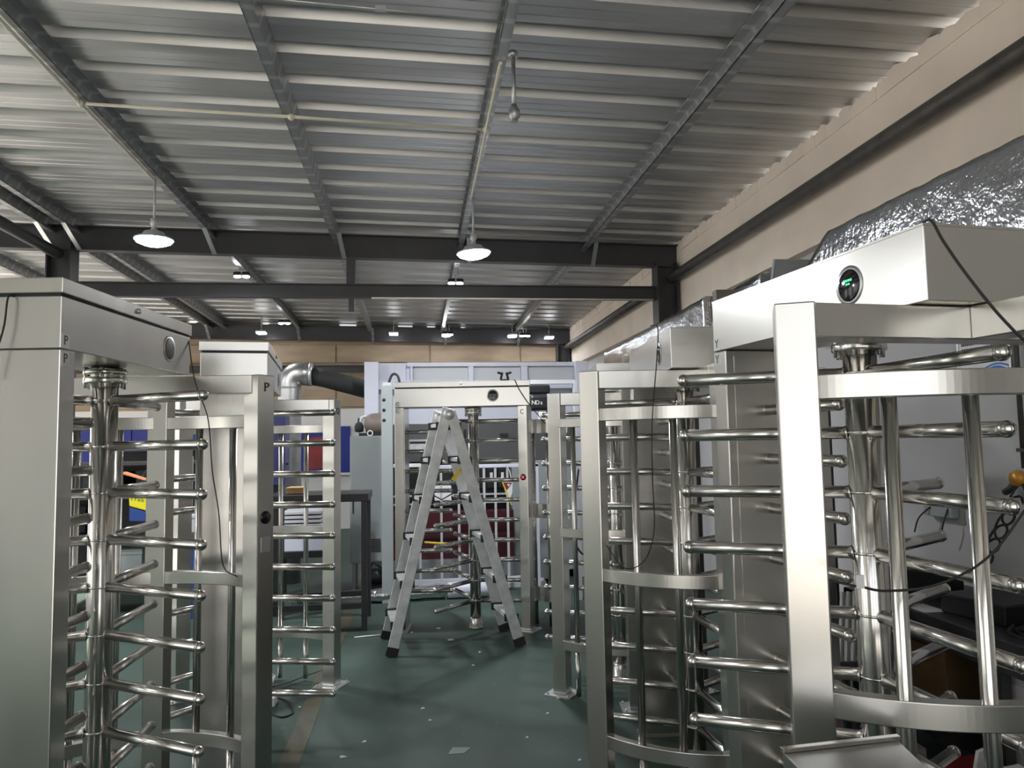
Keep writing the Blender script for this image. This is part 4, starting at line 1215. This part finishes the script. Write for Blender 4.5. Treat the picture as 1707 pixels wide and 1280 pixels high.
bx = crate('steel_offcut_box', 2.29, 2.74, 0.0, 0.34, 0.3, 0.30, SHEETST, 'low steel box under the pale folded sheet', 'box')
fs = empty('fin_rack', (2.22, 3.66, 0.0)); tag(fs, 'rack of slanted aluminium fins behind the Y turnstile shaft', 'rack')
MB().box(-0.14, 0.14, -0.12, 0.12, 0.52, 0.56).obj('base', BLACK, fs)
for sx in (-0.12, 0.12):
    MB().box(sx - 0.015, sx + 0.015, -0.1, 0.1, 0, 0.52).obj('leg', BLACK, fs)
for k in range(7):
    MB().bar((-0.12 + k * 0.034, -0.05, 0.57), (-0.06 + k * 0.034, 0.0, 0.90), 0.012, 0.05).obj('fin', ALU, fs)
crate('parts_tray', 2.2, 4.2, 0.95, 0.3, 0.2, 0.10, PALEP, 'pale parts tray with cable behind the Y turnstile shaft', 'tray')
st2 = empty('tray_stand', (2.2, 4.2, 0)); tag(st2, 'dark stand under the pale parts tray', 'stand')
MB().box(-0.16, 0.16, -0.14, 0.14, 0.90, 0.9495).obj('top', BLACK, st2)
MB().box(-0.14, 0.14, -0.12, 0.12, 0.0, 0.90).obj('body', mat('dark_red_body', (0.05, 0.015, 0.018), 0.5), st2, 0.005)

# steel housing in the near right corner

hs = empty('steel_housing', (0.85, 1.36, 0)); tag(hs, 'low stainless steel housing with folded top before the Y turnstile', 'housing')
quad = [(-0.10, 0.17), (0.17, 0.19), (0.09, -0.18), (-0.13, -0.18)]
MB().prism(quad, 0.0, 1.047, 'z').obj('body', SHEETST, hs, 0.003)
MB().prism([(-0.104, 0.172), (0.174, 0.193), (0.173, 0.178), (-0.103, 0.157)], 1.0475, 1.056, 'z').obj('folded_lip', STEEL, hs, 0.001)

# ------------------------------------------------------------------ loose cables
cable('canopy_cable', [(1.27, 1.75, 2.223), (1.255, 1.68, 2.224), (1.25, 1.645, 2.215), (1.262, 1.625, 2.16), (1.29, 1.59, 2.07), (1.34, 1.55, 1.96), (1.42, 1.53, 1.87), (1.62, 1.50, 1.72)], 0.0036, 'thin cable hanging off the front corner of the Y turnstile canopy')
cb_ = empty('tagged_cable', (0.93, 1.5, 1.38)); tag(cb_, 'thin black cable with white tag looping across the Y turnstile cage', 'cable')
MB().tube(spline([(-0.04, 0.06, 0.006), (-0.01, 0.02, 0.0), (0.0, 0.01, 0.0), (0.06, 0.01, -0.012), (0.16, -0.01, 0.0), (0.27, -0.02, 0.05), (0.36, -0.03, 0.15), (0.5, -0.05, 0.35)]), 0.0028, 6).obj('lead', RUBBER, cb_)
MB().box(-0.008, 0.008, 0.006, 0.010, -0.004, 0.024).obj('white_tag', WHITE, cb_)
cable('hanging_cable', [(1.09, 3.36, 2.225), (1.085, 3.24, 2.20), (1.06, 3.19, 2.05), (1.03, 3.19, 1.78), (1.02, 3.18, 1.52), (1.02, 3.18, 1.31), (0.97, 3.17, 1.18), (0.88, 3.17, 1.15), (0.82, 3.24, 1.24)], 0.0025, 'thin black cable hanging down from the middle right turnstile canopy')
cable('hanging_cable', [(-1.03, 3.56, 2.21), (-0.97, 3.47, 1.99), (-0.90, 3.42, 1.82), (-0.88, 3.42, 1.60), (-0.85, 3.42, 1.41), (-0.83, 3.42, 1.19), (-0.78, 3.46, 1.13)], 0.0025, 'thin black cable hanging inside the cage of the turnstile P')
cable('lid_cable', [(-1.29, 2.60, 2.198), (-1.293, 2.562, 2.19), (-1.30, 2.558, 2.10), (-1.315, 2.556, 2.03), (-1.34, 2.55, 1.93)], 0.003, 'doubled thin cable hanging under the lid of the turnstile P')
cable('post_cable', [(0.90, 6.83, 2.262), (0.905, 6.775, 2.25), (0.94, 6.77, 2.17), (1.03, 6.76, 2.03), (1.18, 6.78, 1.85)], 0.004, 'thin cable slanting down from the right end of the canopy of turnstile C')
cable('conduit_cable', [(1.10, 5.05, 1.50), (1.05, 5.0, 1.20), (1.06, 4.98, 1.0), (1.12, 4.97, 0.93), (1.22, 5.0, 0.95)], 0.006, 'black cable drooping between the two farther right turnstiles')
cable('floor_cable', [(-0.98, 5.40, 0.006), (-0.86, 5.27, 0.006), (-0.79, 5.06, 0.006), (-0.84, 4.98, 0.006), (-0.92, 5.06, 0.006), (-0.97, 5.2, 0.006)], 0.006, 'black cable loop lying on the floor across the yellow line')
cable('floor_wire', [(-1.25, 5.55, 0.004), (-1.0, 5.62, 0.004), (-0.8, 5.85, 0.004), (-0.62, 6.05, 0.004)], 0.004, 'thin grey wire lying on the floor at the second turnstile post', PIPEM)
o = MB().tube([(-0.55, 6.86, 0.006), (-0.15, 6.93, 0.006)], 0.006, 6).obj('floor_rod', ALU); tag(o, 'thin bright rod lying on the floor left of the ladder', 'rod')
o = MB().box(-1.04, -0.93, 5.20, 5.30, 0, 0.05).obj('white_adapter', WHITE); tag(o, 'white power adapter lying on the floor near the cable loop', 'adapter')
bf = empty('brass_bolt', (-1.26, 3.40, 2.21)); tag(bf, 'brass fitting sticking out of the canopy lid of the turnstile P', 'fitting')
bf.rotation_euler = (0, 0, R(10))
MB().lathe([(0.0, -0.04), (0.012, -0.04), (0.012, 0.01), (0.017, 0.012), (0.017, 0.04), (0.010, 0.045), (0.010, 0.07), (0.0, 0.07)], 10, (0.13, 0, 0), 'x').obj('body', ORANGE, bf)
# litter on the floor: each scrap its own piece
rl = random.Random(11)
spots = [(0.03, 4.98, .035), (0.07, 4.77, .025), (-0.31, 4.5, .03), (-0.41, 4.31, .045), (-0.76, 5.15, .03), (0.19, 7.05, .06), (0.28, 6.62, .07), (0.92, 5.02, .03), (0.80, 4.75, .02), (0.62, 4.4, .018), (0.85, 4.05, .02), (0.5, 6.2, .03), (-0.05, 6.95, .03), (0.42, 5.85, .022)]
for i, (x, y, s_) in enumerate(spots):
    n_ = 6
    s_ *= 0.55
    poly = [(s_ * rl.uniform(0.5, 1.0) * math.cos(2 * PI * k / n_), 0.6 * s_ * rl.uniform(0.5, 1.0) * math.sin(2 * PI * k / n_)) for k in range(n_)]
    mb = MB().prism(poly, 0, 0.003, 'z')
    mb.v = [(a, b, c + (0.006 * rl.random() if c > 0 else 0)) for a, b, c in mb.v]
    o = mb.obj('paper_scrap', WHITE)
    o.location = (x, y, 0.0005)
    tag(o, 'small pale scrap of litter lying on the green floor', 'litter', 'scraps of litter on the floor')
o = MB().prism([(-0.06, -0.05), (0.03, -0.05), (0.07, 0.02), (0.02, 0.03), (-0.03, 0.04)], 0, 0.0015, 'z').obj('floor_patch', mat('patch_grey', (0.22, 0.25, 0.235), 0.7)); o.location = (0.22, 4.3, 0.0005)
tag(o, 'pale triangular patch stuck on the green floor in the aisle', 'patch')
